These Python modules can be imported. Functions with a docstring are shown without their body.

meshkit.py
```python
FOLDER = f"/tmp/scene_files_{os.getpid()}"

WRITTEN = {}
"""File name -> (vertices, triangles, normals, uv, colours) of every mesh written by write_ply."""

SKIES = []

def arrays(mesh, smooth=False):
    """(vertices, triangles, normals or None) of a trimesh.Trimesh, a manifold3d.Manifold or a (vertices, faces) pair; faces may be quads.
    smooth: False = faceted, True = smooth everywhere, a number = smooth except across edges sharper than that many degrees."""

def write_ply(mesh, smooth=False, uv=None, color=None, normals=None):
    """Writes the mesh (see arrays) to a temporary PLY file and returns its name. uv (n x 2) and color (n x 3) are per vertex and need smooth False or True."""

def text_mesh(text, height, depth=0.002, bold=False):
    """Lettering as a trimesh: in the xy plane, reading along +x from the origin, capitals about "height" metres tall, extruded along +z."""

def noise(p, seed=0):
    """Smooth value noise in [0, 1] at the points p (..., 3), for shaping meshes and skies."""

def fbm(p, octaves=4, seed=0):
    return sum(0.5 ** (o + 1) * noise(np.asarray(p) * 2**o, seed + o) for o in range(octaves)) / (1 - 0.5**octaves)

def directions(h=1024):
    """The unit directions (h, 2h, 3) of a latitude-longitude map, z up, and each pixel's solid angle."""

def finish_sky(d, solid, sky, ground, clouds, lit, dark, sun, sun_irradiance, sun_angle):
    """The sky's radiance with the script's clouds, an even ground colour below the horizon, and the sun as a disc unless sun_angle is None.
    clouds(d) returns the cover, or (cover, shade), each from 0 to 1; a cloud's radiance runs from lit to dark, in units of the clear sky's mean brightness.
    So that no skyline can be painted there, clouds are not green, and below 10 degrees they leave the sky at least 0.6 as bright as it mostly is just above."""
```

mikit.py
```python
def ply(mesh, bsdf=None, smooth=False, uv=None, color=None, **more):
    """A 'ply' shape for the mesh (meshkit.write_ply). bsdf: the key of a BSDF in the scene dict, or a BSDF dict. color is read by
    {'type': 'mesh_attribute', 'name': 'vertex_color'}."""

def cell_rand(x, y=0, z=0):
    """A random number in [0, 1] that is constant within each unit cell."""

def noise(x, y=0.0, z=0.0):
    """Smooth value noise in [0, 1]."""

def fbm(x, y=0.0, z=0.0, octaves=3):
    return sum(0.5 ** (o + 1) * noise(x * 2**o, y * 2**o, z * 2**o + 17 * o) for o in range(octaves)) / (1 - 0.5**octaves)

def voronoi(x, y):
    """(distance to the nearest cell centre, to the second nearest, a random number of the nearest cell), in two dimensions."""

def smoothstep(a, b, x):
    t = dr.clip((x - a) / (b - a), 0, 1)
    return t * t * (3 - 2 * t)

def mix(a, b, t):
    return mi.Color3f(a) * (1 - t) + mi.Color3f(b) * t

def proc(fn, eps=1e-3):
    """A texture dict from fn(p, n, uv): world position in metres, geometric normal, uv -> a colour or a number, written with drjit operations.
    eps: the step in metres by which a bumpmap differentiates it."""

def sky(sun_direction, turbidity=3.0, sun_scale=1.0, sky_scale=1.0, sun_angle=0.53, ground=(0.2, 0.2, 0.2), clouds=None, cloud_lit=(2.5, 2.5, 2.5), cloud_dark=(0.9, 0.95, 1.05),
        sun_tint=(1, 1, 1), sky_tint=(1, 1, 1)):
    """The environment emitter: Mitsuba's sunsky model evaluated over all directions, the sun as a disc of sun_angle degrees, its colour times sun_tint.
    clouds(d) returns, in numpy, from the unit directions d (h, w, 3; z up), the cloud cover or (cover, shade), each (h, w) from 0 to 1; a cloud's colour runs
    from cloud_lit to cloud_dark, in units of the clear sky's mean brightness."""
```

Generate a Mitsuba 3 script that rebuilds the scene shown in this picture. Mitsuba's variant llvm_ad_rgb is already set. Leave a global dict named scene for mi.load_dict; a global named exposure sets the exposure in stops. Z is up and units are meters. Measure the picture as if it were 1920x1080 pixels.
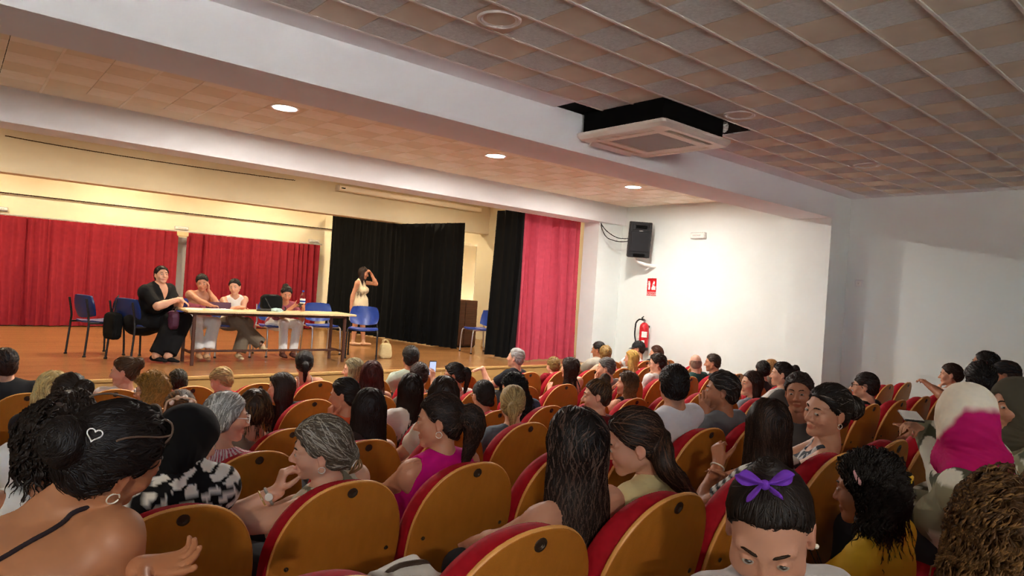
import math, numpy as np, trimesh, mitsuba as mi, mikit, meshkit, drjit as dr
from scipy.ndimage import map_coordinates
from scipy.spatial import cKDTree

# ---------------------------------------------------------------- camera, light, exposure
EYE = 1.88                                   # lens height above the floor of the front rows; x right along the rows, y to the stage
FOCAL, YAW, PITCH, ROLL = 1255.24, 0.699359, -0.000856, 0.0657126
def _axes():
    f = np.array([math.sin(YAW)*math.cos(PITCH), math.cos(YAW)*math.cos(PITCH), math.sin(PITCH)])
    r0 = np.array([math.cos(YAW), -math.sin(YAW), 0]); u0 = np.cross(r0, f)
    return math.cos(ROLL)*r0+math.sin(ROLL)*u0, -math.sin(ROLL)*r0+math.cos(ROLL)*u0, f
C_R, C_U, C_F = _axes()
CAM = np.array([0, 0, EYE])
T = mi.ScalarTransform4f
scene, labels = {}, {}
scene['camera'] = {'type': 'perspective', 'fov': math.degrees(2*math.atan(960/FOCAL)), 'fov_axis': 'x', 'near_clip': 0.05, 'far_clip': 200.0,
                   'to_world': T().look_at(origin=CAM.tolist(), target=(CAM+C_F).tolist(), up=C_U.tolist())}
exposure = 3.1
scene['sky'] = mikit.sky((0.3, 0.6, 0.75), turbidity=3.0, sun_scale=14.0, sky_scale=8.0, ground=(0.60, 0.66, 0.74), sky_tint=(1.1, 1.02, .92))
LAMP = 110.0
STAGE_LAMP = (66.0, 55.0, 37.0)
REAR_LAMP = (330.0, 292.0, 230.0)
LAMP_Y, LAMP_X = 6.35, (2.37, 4.95, 7.50)

def lin(h, g=1.0):
    h = h.lstrip('#'); c = np.array([int(h[i:i+2], 16) for i in (0, 2, 4)])/255
    return (np.where(c < .04045, c/12.92, ((c+.055)/1.055)**2.4)*g)
def rgb(c): return {'type': 'rgb', 'value': [float(x) for x in (lin(c) if isinstance(c, str) else c)]}
VC = {'type': 'mesh_attribute', 'name': 'vertex_color'}

# ---------------------------------------------------------------- materials
def mat(name, color, rough=.5, metal=0., spec=.5, bump=None, scale=1.0, **kw):
    c = color if isinstance(color, dict) else rgb(color)
    b = {'type': 'principled', 'base_color': c, 'roughness': rough, 'metallic': metal, 'specular': spec, **kw}
    if bump is not None: b = {'type': 'bumpmap', 'tex': bump, 'scale': scale, 'bsdf': b}
    scene[name] = {'type': 'twosided', 'bsdf': b}
def px(fn, eps=1e-3): return mikit.proc(fn, eps)
fbm, noise, mix, sst = mikit.fbm, mikit.noise, mikit.mix, mikit.smoothstep
def mottled(a, b, s):
    a, b = [float(x) for x in lin(a)], [float(x) for x in lin(b)]
    return px(lambda p, n, uv: mix(a, b, fbm(p.x*s, p.y*s, p.z*s)))
mat('m_wall', mottled('#e2e6e3', '#dadfdb', 1.3), .75, spec=.25)
mat('m_stage_wall', mottled('#eadfc4', '#e2d5b6', 1.1), .8, spec=.2)
mat('m_beam', mottled('#e4e4e4', '#dadadc', 1.7), .7, spec=.3)
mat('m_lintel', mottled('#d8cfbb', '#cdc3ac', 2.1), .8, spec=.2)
mat('m_tile_smooth', mottled('#dcd1c0', '#d1c6b4', 9.0), .8, spec=.25)
mat('m_tile_rough', mottled('#f4f2ee', '#cccac5', 70.0), .8, spec=.3,
    bump=px(lambda p, n, uv: fbm(p.x*45, p.y*45, 1.0, 3)), scale=.05)
mat('m_tile_warm', mottled('#e8dfcb', '#e0d5be', 8.0), .8, spec=.25)
mat('m_tile_pale', mottled('#f2ecdf', '#eae2d0', 20.0), .8, spec=.25)
mat('m_tee', '#efece6', .4, spec=.5)
def _boards(p, n, uv):
    row = dr.floor(p.y/.075)
    g = fbm(p.x*1.6+row*7.1, p.y*40, row*.37, 3)
    r = mikit.cell_rand(row, dr.floor(p.x/1.4+row*.37))
    edge = sst(.0, .05, dr.abs(p.y/.075-row-.5)*-1+.5)
    return mix([.130, .058, .021], [.27, .132, .050], dr.clip(.25*r+.75*g, 0, 1))*(.55+.45*edge)
mat('m_stage_floor', px(_boards), .22, spec=.5)
mat('m_stage_front', px(lambda p, n, uv: mix([.42, .235, .075], [.55, .33, .12], fbm(p.x*2.5, p.y*4, p.z*30, 3))), .4)
mat('m_hall_floor', mottled('#6a625a', '#574f48', 14.0), .35)
mat('m_red_curtain', mottled('#982732', '#84202b', 18.0), .85, spec=.2, sheen=.4)
mat('m_pink_curtain', mottled('#c64d5f', '#b84254', 18.0), .8, spec=.25, sheen=.4)
mat('m_black_curtain', mottled('#131414', '#0c0d0e', 15.0), .9, spec=.15, sheen=.25)
mat('m_seat_wood', px(lambda p, n, uv: mix([.36, .118, .015], [.48, .178, .030], .6*fbm(uv.x*9, uv.y*30, 3., 3)+.4*fbm(p.x*60, p.y*60, p.z*9, 2))), .42, spec=.3)
mat('m_ply_edge', '#d59a55', .4)
mat('m_velvet', mottled('#a51324', '#8c0d1b', 40.0), .8, spec=.2, sheen=.6)
mat('m_bolt', '#33251c', .4, spec=.6)
mat('m_black_metal', '#17171a', .4, spec=.5)
mat('m_chrome', '#c9c9cc', .25, metal=.9)
mat('m_blue', '#24408f', .3, spec=.5)
mat('m_blue_dark', '#1b2c5e', .35, spec=.5)
mat('m_table_top', mottled('#d9c39a', '#cfb78c', 6.0), .3)
mat('m_table_frame', '#4a2f26', .4)
mat('m_dark_wood', px(lambda p, n, uv: mix([.055, .021, .012], [.105, .042, .022], fbm(p.x*6, p.y*6, p.z*50, 3))), .35)
mat('m_black_plastic', '#101114', .5)
mat('m_white_plastic', '#e4e2dc', .4)
mat('m_cream_plastic', '#efe9db', .45)
mat('m_grey_plastic', '#b9b6b1', .5)
mat('m_red_paint', '#c01420', .3, clearcoat=.4)
mat('m_switch', '#dcdcdc', .4)
mat('m_gold', '#c9a24a', .3, metal=.8)
mat('m_void', '#060606', .9, spec=.1)
mat('m_plant', VC, .5)
mat('m_skin', VC, .46, spec=.35, sheen=.1)
mat('m_cloth', VC, .85, spec=.2, sheen=.3)
mat('m_hair', VC, .48, spec=.22)
mat('m_gloss', VC, .25, spec=.6)
scene['m_bottle'] = {'type': 'thindielectric', 'int_ior': 1.33}
scene['m_lamp'] = {'type': 'twosided', 'bsdf': {'type': 'diffuse', 'reflectance': rgb((.8, .8, .8))}}

# ---------------------------------------------------------------- entries, names, labels
def numbered(name):
    if name not in scene and name not in labels: return name
    i = 1
    while f'{name}_{i:03d}' in scene or f'{name}_{i:03d}' in labels: i += 1
    return f'{name}_{i:03d}'
def tag(key, label=None, cat=None, group=None, kind=None):
    d = labels.setdefault(key, {})
    for k, v in (('label', label), ('category', cat), ('group', group), ('kind', kind)):
        if v: d[k] = v
    return key
def thing(name, label, cat, group=None):
    return tag(numbered(name), label, cat, group)
_next = {}
def part(parent, name, shape, label=None):
    base = f'{parent}__{name}'; i = _next.get(base, 0); _next[base] = i+1
    key = base if i == 0 else f'{base}_{i:03d}'
    scene[key] = shape
    if label: labels[key] = {'label': label}
    return key
def struct(name, shape, label=None):
    key = numbered(name); scene[key] = shape; tag(key, label, kind='structure'); return key
def at(shape, to): return {**shape, 'to_world': to}
ply = mikit.ply

# ---------------------------------------------------------------- small mesh helpers
def box(lo, hi, bev=0.0):
    lo, hi = np.minimum(lo, hi).astype(float), np.maximum(lo, hi).astype(float)
    if bev <= 0: return trimesh.creation.box(bounds=[lo, hi])
    b = min(bev, .45*float((hi-lo).min())); pts = []
    for s in np.ndindex(2, 2, 2):
        c = np.where(np.array(s), hi, lo); d = np.where(np.array(s), -b, b)
        for k in range(3):
            q = c+d; q[k] = c[k]; pts.append(q)
    return trimesh.convex.convex_hull(np.array(pts))
def join(*ms): return trimesh.util.concatenate([m for m in ms if m is not None])
def tube(points, r, sides=8, close=True):
    p = np.asarray(points, float); r = np.broadcast_to(r, (len(p),)).astype(float)
    t = np.gradient(p, axis=0); t /= np.linalg.norm(t, axis=1, keepdims=True)+1e-12
    a = np.cross(t[0], [0, 0, 1.0] if abs(t[0][2]) < .9 else [1.0, 0, 0]); A = []
    for i in range(len(p)):
        a = a-t[i]*(a@t[i]); a /= np.linalg.norm(a)+1e-12; A.append(a)
    A = np.array(A); B = np.cross(t, A); an = np.arange(sides)*2*np.pi/sides
    v = p[:, None]+r[:, None, None]*(np.cos(an)[None, :, None]*A[:, None]+np.sin(an)[None, :, None]*B[:, None])
    i, j = np.meshgrid(np.arange(len(p)-1), np.arange(sides), indexing='ij'); j2 = (j+1) % sides
    q = np.stack([i*sides+j, i*sides+j2, (i+1)*sides+j2, (i+1)*sides+j], -1).reshape(-1, 4)
    f = np.vstack([q[:, [0, 1, 2]], q[:, [0, 2, 3]]]); v = v.reshape(-1, 3)
    if close:
        n = len(v); v = np.vstack([v, p[:1], p[-1:]]); k = np.arange(sides); k2 = (k+1) % sides; e = (len(p)-1)*sides
        f = np.vstack([f, np.stack([k2, k, k*0+n], 1), np.stack([e+k, e+k2, k*0+n+1], 1)])
    return trimesh.Trimesh(v, f, process=False)
def curve(pts, n=24):
    p = np.asarray(pts, float); t = np.linspace(0, 1, len(p)); u = np.linspace(0, 1, n)
    from scipy.interpolate import PchipInterpolator
    return PchipInterpolator(t, p, axis=0)(u)
def lathe(profile, sides=32):
    return trimesh.creation.revolve(np.asarray(profile, float), sections=sides)
def move(m, M): m = m.copy(); m.apply_transform(np.asarray(M.matrix, float) if hasattr(M, 'matrix') else M); return m
def frame(o, x, y, z):
    M = np.eye(4); M[:3, 0], M[:3, 1], M[:3, 2], M[:3, 3] = x, y, z, o; return M
def ray(u, v): return C_F+(u-960)/FOCAL*C_R-(v-540)/FOCAL*C_U
def unit(a): a = np.asarray(a, float); return a/(np.linalg.norm(a)+1e-12)

# ================================================================ the room
H = 3.449                                    # tiled ceiling
XL, XR, YB = -5.0, 9.75, -5.0
STAGE_Z, STAGE_Y, STAGE_END = 0.65, 8.0, 14.5
BEAM_Z = 3.118
def floor_z(y): return float(np.interp(y, [-.6, 4.1], [.636, 0.0]))
fl = [(YB, -.3), (YB, .636), (-.6, .636), (4.1, 0), (STAGE_Y+.1, 0), (STAGE_Y+.1, -.3)]
from shapely.geometry import Polygon, box as sbox
def extrude_x(poly, x0, x1):
    m = trimesh.creation.extrude_polygon(Polygon(poly), x1-x0, engine='earcut')
    return move(m, np.array([[0, 0, 1, x0], [1, 0, 0, 0], [0, 1, 0, 0], [0, 0, 0, 1.0]]))
struct('floor', ply(extrude_x(fl, XL, XR), 'm_hall_floor'), 'sloping dark floor under the rows of seats')
# stage: body, boarded top, front fascia with a nosing
t = struct('floor_001', ply(box((XL, STAGE_Y+.03, STAGE_Z-.06), (XR, STAGE_END, STAGE_Z)), 'm_stage_floor'), 'polished reddish brown strip wood stage floor')
part(t, 'nosing', ply(box((XL, STAGE_Y-.012, STAGE_Z-.035), (XR, STAGE_Y+.03, STAGE_Z), .006), 'm_stage_front'))
xs = np.arange(XL, XR, 1.5)
for i, x in enumerate(xs):
    part(t, 'front_panel', ply(box((x+.003, STAGE_Y, 0), (min(x+1.497, XR), STAGE_Y+.03, STAGE_Z-.036), .004), 'm_stage_front'), 'pale orange wooden panel of the stage front' if i == 0 else None)
# walls
def slab(name, lo, hi, m='m_wall', label=None): return struct(name, ply(box(lo, hi), m), label)
slab('wall_right', (9.24, 4.6, -.2), (10.2, 8.05, H+.3), 'm_wall', 'white side wall between the two beams, with speaker and fire extinguisher')
slab('wall_right', (XR, YB, -.2), (10.2, 4.3, H+.3), 'm_wall', 'white side wall on the right beside the audience')
slab('wall_right', (9.30, 8.3, -.2), (10.2, 12.4, 4.0), 'm_stage_wall', 'cream side wall of the stage')
slab('wall_right', (9.30, 13.5, -.2), (10.2, STAGE_END+.1, 4.0), 'm_stage_wall', 'cream stage wall behind the doorway')
slab('wall_right', (9.30, 12.4, 2.85), (10.2, 13.5, 4.0), 'm_stage_wall', 'cream wall above the stage doorway')
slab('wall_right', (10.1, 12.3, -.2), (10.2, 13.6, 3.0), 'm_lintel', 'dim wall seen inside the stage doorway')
slab('pillar_right', (9.185, 4.235, -.2), (10.0, 4.79, H+.05), 'm_wall', 'white pilaster under the front beam')
slab('pillar_right', (8.62, 8.0, -.2), (9.30, 8.36, 3.75), 'm_wall', 'white pier at the right edge of the stage opening')
slab('wall_back', (XL, STAGE_END, -.2), (10.2, STAGE_END+.15, 4.0), 'm_stage_wall', 'cream back wall of the stage')
# openings that let the daylight in, behind the camera and on the left
def wall_with_windows(name, axis, at_, lo, hi, holes, z0, z1):
    def bx(a, b, c, d, m='m_wall', t=.2, o=0, nm=None, n2=None):
        p = ((at_-t-o, a, c), (at_-o, b, d)) if axis == 0 else ((a, at_-t-o, c), (b, at_-o, d))
        return slab(nm or name, *p, m)
    e = lo
    for i, (a, b, za, zb) in enumerate(holes):
        bx(e, a, z0, z1); bx(a, b, z0, za); bx(a, b, zb, z1); e = b
        for u in np.linspace(a, b, 4): bx(max(a, u-.03), min(b, u+.03), za, zb, 'm_white_plastic', .06, .08, f'window_{i+1}')
        bx(a, b, za, za+.05, 'm_white_plastic', .06, .08, f'window_{i+1}'); bx(a, b, zb-.05, zb, 'm_white_plastic', .06, .08, f'window_{i+1}')
    bx(e, hi, z0, z1)
wall_with_windows('wall_left', 0, XL, YB, STAGE_END+.15, [], -.3, 4.0)
wall_with_windows('wall_rear', 1, YB, XL-.2, 10.2, [(-4.8, .4, 2.15, 3.4)], -.3, H+.3)
slab('wall_rear', (XL, -1.85, -.2), (6.5, -1.7, 2.15), 'm_wall', 'half-height partition behind the last row')
# skirting on the stage back wall
slab('baseboard_back', (XL, STAGE_END-.02, STAGE_Z), (9.3, STAGE_END, STAGE_Z+.1), 'm_stage_front')
# beams
slab('beam', (XL, 4.235, BEAM_Z), (9.3, 4.79, H+.05), 'm_beam', 'wide white ceiling beam crossing the hall')
slab('beam', (XL, 7.92, BEAM_Z), (9.30, 8.36, 3.75), 'm_beam', 'white beam above the front edge of the stage')
slab('beam', (XL, 12.0, 3.045), (9.35, 12.3, 3.75), 'm_lintel', 'cream beam across the stage in front of the back wall')
slab('ceiling', (XL, YB, H+.012), (10.2, 4.3, H+.25), 'm_void', 'suspended hall ceiling of rough and smooth plaster tiles')
slab('ceiling', (XL, 4.7, H+.012), (10.2, 8.0, H+.25), 'm_void', 'tiled ceiling strip between the two beams')
slab('ceiling', (XL, 8.3, 3.73), (10.2, STAGE_END+.1, 3.9), 'm_stage_wall')
# ceiling tiles: one entry each while the picture shows them, the others joined
S_, P_ = 1.569/2.85129, .6*1.569/2.85129
gx0, gy0 = 3.46368*S_, 7.20047*S_            # world position of grid node (0, 0)
AC = (4.16, 3.26, 5.12, 4.22)
HOLE = (4.22, 3.33, 5.24, 4.2)
def bevel_tile(g=.0025, t=.010, w=P_, d=P_):
    m = box((g, g, 0), (w-g, d-g, t)); v = m.vertices; low = v[:, 2] < t/2
    b = .004
    v2 = v.copy(); v2[low, 0] += np.where(v[low, 0] < w/2, b, -b); v2[low, 1] += np.where(v[low, 1] < d/2, b, -b)
    mid = trimesh.Trimesh(np.vstack([v2[low], v[~low]]), [[0, 0, 0]], process=False)
    return trimesh.convex.convex_hull(np.vstack([v2[low], v, v+np.where(low, .003, 0)[:, None]*[0, 0, 1]]))
TILE = {k: ply(bevel_tile(), m) for k, m in enumerate(('m_tile_smooth', 'm_tile_rough', 'm_tile_warm', 'm_tile_pale'))}
def seen(p, m=60):
    d = np.asarray(p)-CAM; z = d@C_F
    if z < .3: return False
    u, v = 960+FOCAL*(d@C_R)/z, 540-FOCAL*(d@C_U)/z
    return -m < u < 1920+m and -m < v < 1080+m
def tiles(holder, y_lo, y_hi, x_hi, kinds, hole=None, y0=gy0):
    rest, one = {0: [], 1: []}, []
    for l in range(-40, 60):
        for k in range(-60, 60):
            x, y = gx0+k*P_, y0-(l+1)*P_
            if y < y_lo-1e-3 or y+P_ > y_hi+1e-3 or x < XL or x+P_ > x_hi: continue
            if hole and x < hole[2]-.02 and x+P_ > hole[0]+.02 and y < hole[3]-.02 and y+P_ > hole[1]+.02: continue
            j = (l+k+1) % 2
            if seen((x+P_/2, y+P_/2, H), 10): one.append((np.hypot(x, y), x, y, j))
            else: rest[j].append((x, y))
    one.sort()
    for _, x, y, j in one[300:]: rest[j].append((x, y))
    for _, x, y, j in one[:300]: part(holder, 'tile', at(TILE[kinds[j]], T().translate([x, y, H])))
    base = bevel_tile()
    for j in (0, 1):
        if rest[j]:
            n = len(base.vertices); off = np.array([(x, y, H) for x, y in rest[j]])
            v = (base.vertices[None]+off[:, None]).reshape(-1, 3); f = (base.faces[None]+(np.arange(len(off))*n)[:, None, None]).reshape(-1, 3)
            k = part(holder, 'tile_field', ply((v, f), ('m_tile_smooth', 'm_tile_rough', 'm_tile_warm', 'm_tile_pale')[kinds[j]])); tag(k, kind='stuff')
tiles('ceiling', YB+.1, gy0+.01, 9.7, (0, 1), HOLE)
tiles('ceiling_001', 4.95, 7.8, 9.2, (2, 3), None, gy0+12*P_-.05)
# plaster margins and the metal bars between the tiles
kmax = int((9.7-gx0)//P_)
for y in np.arange(gy0, YB, -P_):
    segs = [(XL, XR)] if not HOLE[1]+.02 < y < HOLE[3]-.02 else [(XL, HOLE[0]), (HOLE[2], XR)]
    for a, b in segs:
        part('ceiling', 'grid_bar', ply(box((a, y-.010, H-.007), (b, y+.010, H+.012), .003), 'm_tee'))
part('ceiling', 'plaster_margin', ply(join(box((XL, gy0+.011, H), (3.9, 4.24, H+.012)), box((5.3, gy0+.011, H), (XR, 4.24, H+.012)), box((gx0+kmax*P_, YB, H), (10, gy0, H+.012)))
                                      , 'm_beam'))
for x in np.arange(gx0-8*P_*2, 9.2, 2*P_):
    part('ceiling_001', 'grid_bar', ply(box((x-.011, 4.79, H-.005), (x+.011, 7.92, H+.012), .003), 'm_tile_pale'))
yy = [gy0+12*P_-.05-P_*l for l in range(40)]; ylo = min(y for y in yy if y >= 4.95-1e-3); yhi = max(y for y in yy if y <= 7.8+1e-3)
part('ceiling_001', 'plaster_margin', ply(join(box((XL, 4.75, H), (9.3, ylo, H+.012)), box((XL, yhi, H), (9.3, 7.95, H+.012)), box((gx0+int((9.2-gx0)//P_)*P_, 4.75, H), (9.3, 7.95, H+.012))), 'm_tile_warm'))
# round ceiling lamps: trim ring and diffuser
RING = lathe([(.108, .004), (.112, -.008), (.124, -.010), (.132, -.004), (.134, .006), (.108, .008)], 40)
BOWL = lathe([(.0, .018), (.06, .016), (.095, .008), (.108, .002)], 40)
DISC = lathe([(0, -.004), (.108, -.004)], 40)
def ceiling_lamp(x, y, z, lit, label, group):
    t = thing('ceiling_lamp', label, 'lamp', group)
    part(t, 'trim_ring', at(ply(RING, 'm_white_plastic', smooth=40), T().translate([x, y, z])))
    if lit is None: part(t, 'diffuser', at(ply(BOWL, 'm_white_plastic', smooth=40), T().translate([x, y, z-.008])))
    else: part(t, 'diffuser', {**at(ply(DISC, 'm_lamp'), T().translate([x, y, z-.004]) @ T().rotate([1, 0, 0], 0)), 'emitter': {'type': 'area', 'radiance': rgb(lit)}}, 'glowing white disc')
for x, w in zip(LAMP_X, ('largest and leftmost', 'middle', 'smallest and rightmost')):
    ceiling_lamp(x, LAMP_Y, H, (LAMP, LAMP*.95, LAMP*.86), f'glowing round lamp in the ceiling strip between the beams, {w}', 'lit lamps between the beams')
for x, w in zip((2.40, 5.00, 7.52), ('nearest the top of the picture', 'just right of the air conditioner', 'farthest, over the right wall')):
    ceiling_lamp(x, 3.13, H, None, f'unlit round recessed lamp in the tiled ceiling, {w}', 'unlit lamps in the hall ceiling')
ceiling_lamp(-2.8, -3.28, H, REAR_LAMP, 'glowing round lamp in the rear part of the tiled ceiling', None)
for x, w in zip((-.2, 2.37, 4.95, 7.5), ('leftmost', 'second from the left', 'third from the left', 'rightmost')):
    for y, w2 in ((10.2, 'over the table'), (13.2, 'near the back wall')): ceiling_lamp(x, y, 3.73, STAGE_LAMP, f'glowing round lamp in the stage ceiling {w2}, {w}', 'stage ceiling lamps')
# ---- cassette air conditioner hanging below its hole
x0, y0, x1, y1 = AC; zp = EYE+1.36
t = thing('air_conditioner', 'square white cassette air conditioner hanging below the ceiling against the beam', 'air conditioner')
cx, cy = (x0+x1)/2, (y0+y1)/2
body = join(box((x0+.07, y0+.07, zp+.03), (x1-.05, y1-.03, H+.010)))
part(t, 'casing', ply(body, 'm_void'), 'black insulated casing')
from manifold3d import Manifold
def mani(m): import manifold3d; return Manifold(manifold3d.Mesh(np.asarray(m.vertices, np.float32), np.asarray(m.faces, np.uint32)))
def untri(M): q = M.to_mesh(); return trimesh.Trimesh(q.vert_properties[:, :3], q.tri_verts, process=False)
def chamfered(x0, y0, x1, y1, z0, z1, r, slope):
    p = sbox(x0+r, y0+r, x1-r, y1-r).buffer(r, quad_segs=6)
    a = trimesh.creation.extrude_polygon(p, (z1-z0)*.45, engine='earcut'); a.apply_translation([0, 0, z0+(z1-z0)*.55])
    v = np.array(p.exterior.coords); c = np.array([(x0+x1)/2, (y0+y1)/2]); w = c+(v-c)*(1-slope)
    return trimesh.convex.convex_hull(np.vstack([a.vertices, np.c_[w, np.full(len(w), z0)]]))
panel = mani(chamfered(x0, y0, x1, y1, zp-.025, zp+.03, .04, .05))
for lo, hi in (((cx-.3, y0+.07, zp-.1), (cx+.3, y0+.135, zp-.005)), ((cx-.3, y1-.135, zp-.1), (cx+.3, y1-.07, zp-.005)), ((x0+.07, cy-.3, zp-.1), (x0+.135, cy+.3, zp-.005)), ((x1-.135, cy-.3, zp-.1), (x1-.07, cy+.3, zp-.005)), ((cx-.27, cy-.27, zp-.1), (cx+.27, cy+.27, zp-.012))):
    panel = panel-mani(box(lo, hi))
part(t, 'panel', ply(untri(panel), 'm_cream_plastic'), 'cream plastic frame')
part(t, 'grille', ply(join(*[box((cx-.265, cy-.265+i*.0265, zp-.022), (cx+.265, cy-.265+i*.0265+.016, zp-.014), .002) for i in range(20)]), 'm_grey_plastic'), 'grey slatted air intake')
part(t, 'void_slot', ply(box((cx-.3, y0+.071, zp-.0055), (cx+.3, y0+.134, zp-.003)), 'm_void'))
for nm, lo, hi in (('louver', (x0+.085, cy-.28, zp-.024), (x0+.122, cy+.28, zp-.016)), ('louver', (x1-.122, cy-.28, zp-.024), (x1-.085, cy+.28, zp-.016)), ('louver', (cx-.28, y0+.112, zp-.03), (cx+.28, y0+.118, zp-.004))):
    part(t, nm, ply(box(lo, hi, .003), 'm_cream_plastic'))
fl_ = box((-.28, -.004, -.05), (.28, .004, 0), .002); fl_.apply_transform(trimesh.transformations.rotation_matrix(.9, [1, 0, 0])); fl_.apply_translation([cx-.06, y1-.08, zp-.02])
part(t, 'louver', ply(fl_, 'm_cream_plastic'), 'louver hanging open at the beam')
rg = np.random.default_rng(5); fo = trimesh.creation.icosphere(3, .05); fo.vertices *= [1.5, 1.2, 1.3]
fo.vertices += (meshkit.fbm(fo.vertices*60, 3)[:, None]-.5)*.06; fo.apply_translation([x1+.05, y0+.16, H-.012])
part(t, 'insulation_scrap', ply(fo, 'm_grey_plastic'), 'torn silvery insulation at the ceiling hole')

# ================================================================ auditorium seats
def shell(rings, hw=.255, hh=.34, vc=.33, n=56, curve_=.30, uv=False):
    """A closed rounded slab from (radius, y) rings, the first and last ring closing to a centre point; bent around the sitter."""
    a = np.arange(n)*2*np.pi/n; e = 2/2.25
    U = hw*np.sign(np.cos(a))*np.abs(np.cos(a))**e; V = hh*np.sign(np.sin(a))*np.abs(np.sin(a))**e
    v = []
    for r, y in rings:
        u, w = U*r, V*r; v.append(np.c_[u, y+curve_*u*u, vc+w])
    y0, y1 = rings[0][1], rings[-1][1]
    v = np.vstack(v+[[[0, y0, vc], [0, y1, vc]]]); m = len(rings); f = []
    for i in range(m-1):
        for j in range(n):
            k = (j+1) % n; f += [[i*n+j, (i+1)*n+k, i*n+k], [i*n+j, (i+1)*n+j, (i+1)*n+k]]
    for j in range(n):
        k = (j+1) % n; f += [[m*n, j, k], [m*n+1, (m-1)*n+k, (m-1)*n+j]]
    return trimesh.Trimesh(v, f, process=False)
TILT = math.radians(14)
def seat_frame(m):                            # back plane coordinates -> seat coordinates whose origin is the bolt
    m = m.copy(); m.vertices = m.vertices-[0, 0, .630]
    m.apply_transform(trimesh.transformations.rotation_matrix(TILT, [1, 0, 0])); return m
_in = [(r, -.018) for r in (.25, .5, .7, .85, .94, .975)]
BACK = seat_frame(shell(_in+[(.992, -.0165), (1.0, -.012), (1.0, -.003), (.99, 0)]+[(r, 0) for r in (.9, .6, .3)]))
EDGE = seat_frame(shell([(.9, -.010), (.99, -.0166), (1.0025, -.0125), (1.004, -.009), (1.0025, -.0045), (.9, -.004)]))
CUSH = seat_frame(shell([(.4, .002), (.8, .002), (.98, .003), (1.01, .012), (1.025, .030), (1.025, .055), (1.0, .075), (.95, .09), (.85, .099), (.6, .104), (.3, .105)], hh=.325, vc=.305))
def bolt(u, v, r):
    d = lathe([(0, 0), (r*.35, 0), (r*.42, .002), (r*.55, .002), (r*.62, .004), (r, .003), (r*1.05, -.002), (0, -.002)], 20)
    d.apply_transform(frame([u, -.018+.30*u*u, v], [1, 0, 0], [0, 0, 1], [0, -1, 0])); return seat_frame(d)
_b = seat_frame(trimesh.Trimesh([[0, 0, .05]], [[0, 0, 0]], process=False)).vertices[0]   # foot of the back
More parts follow.
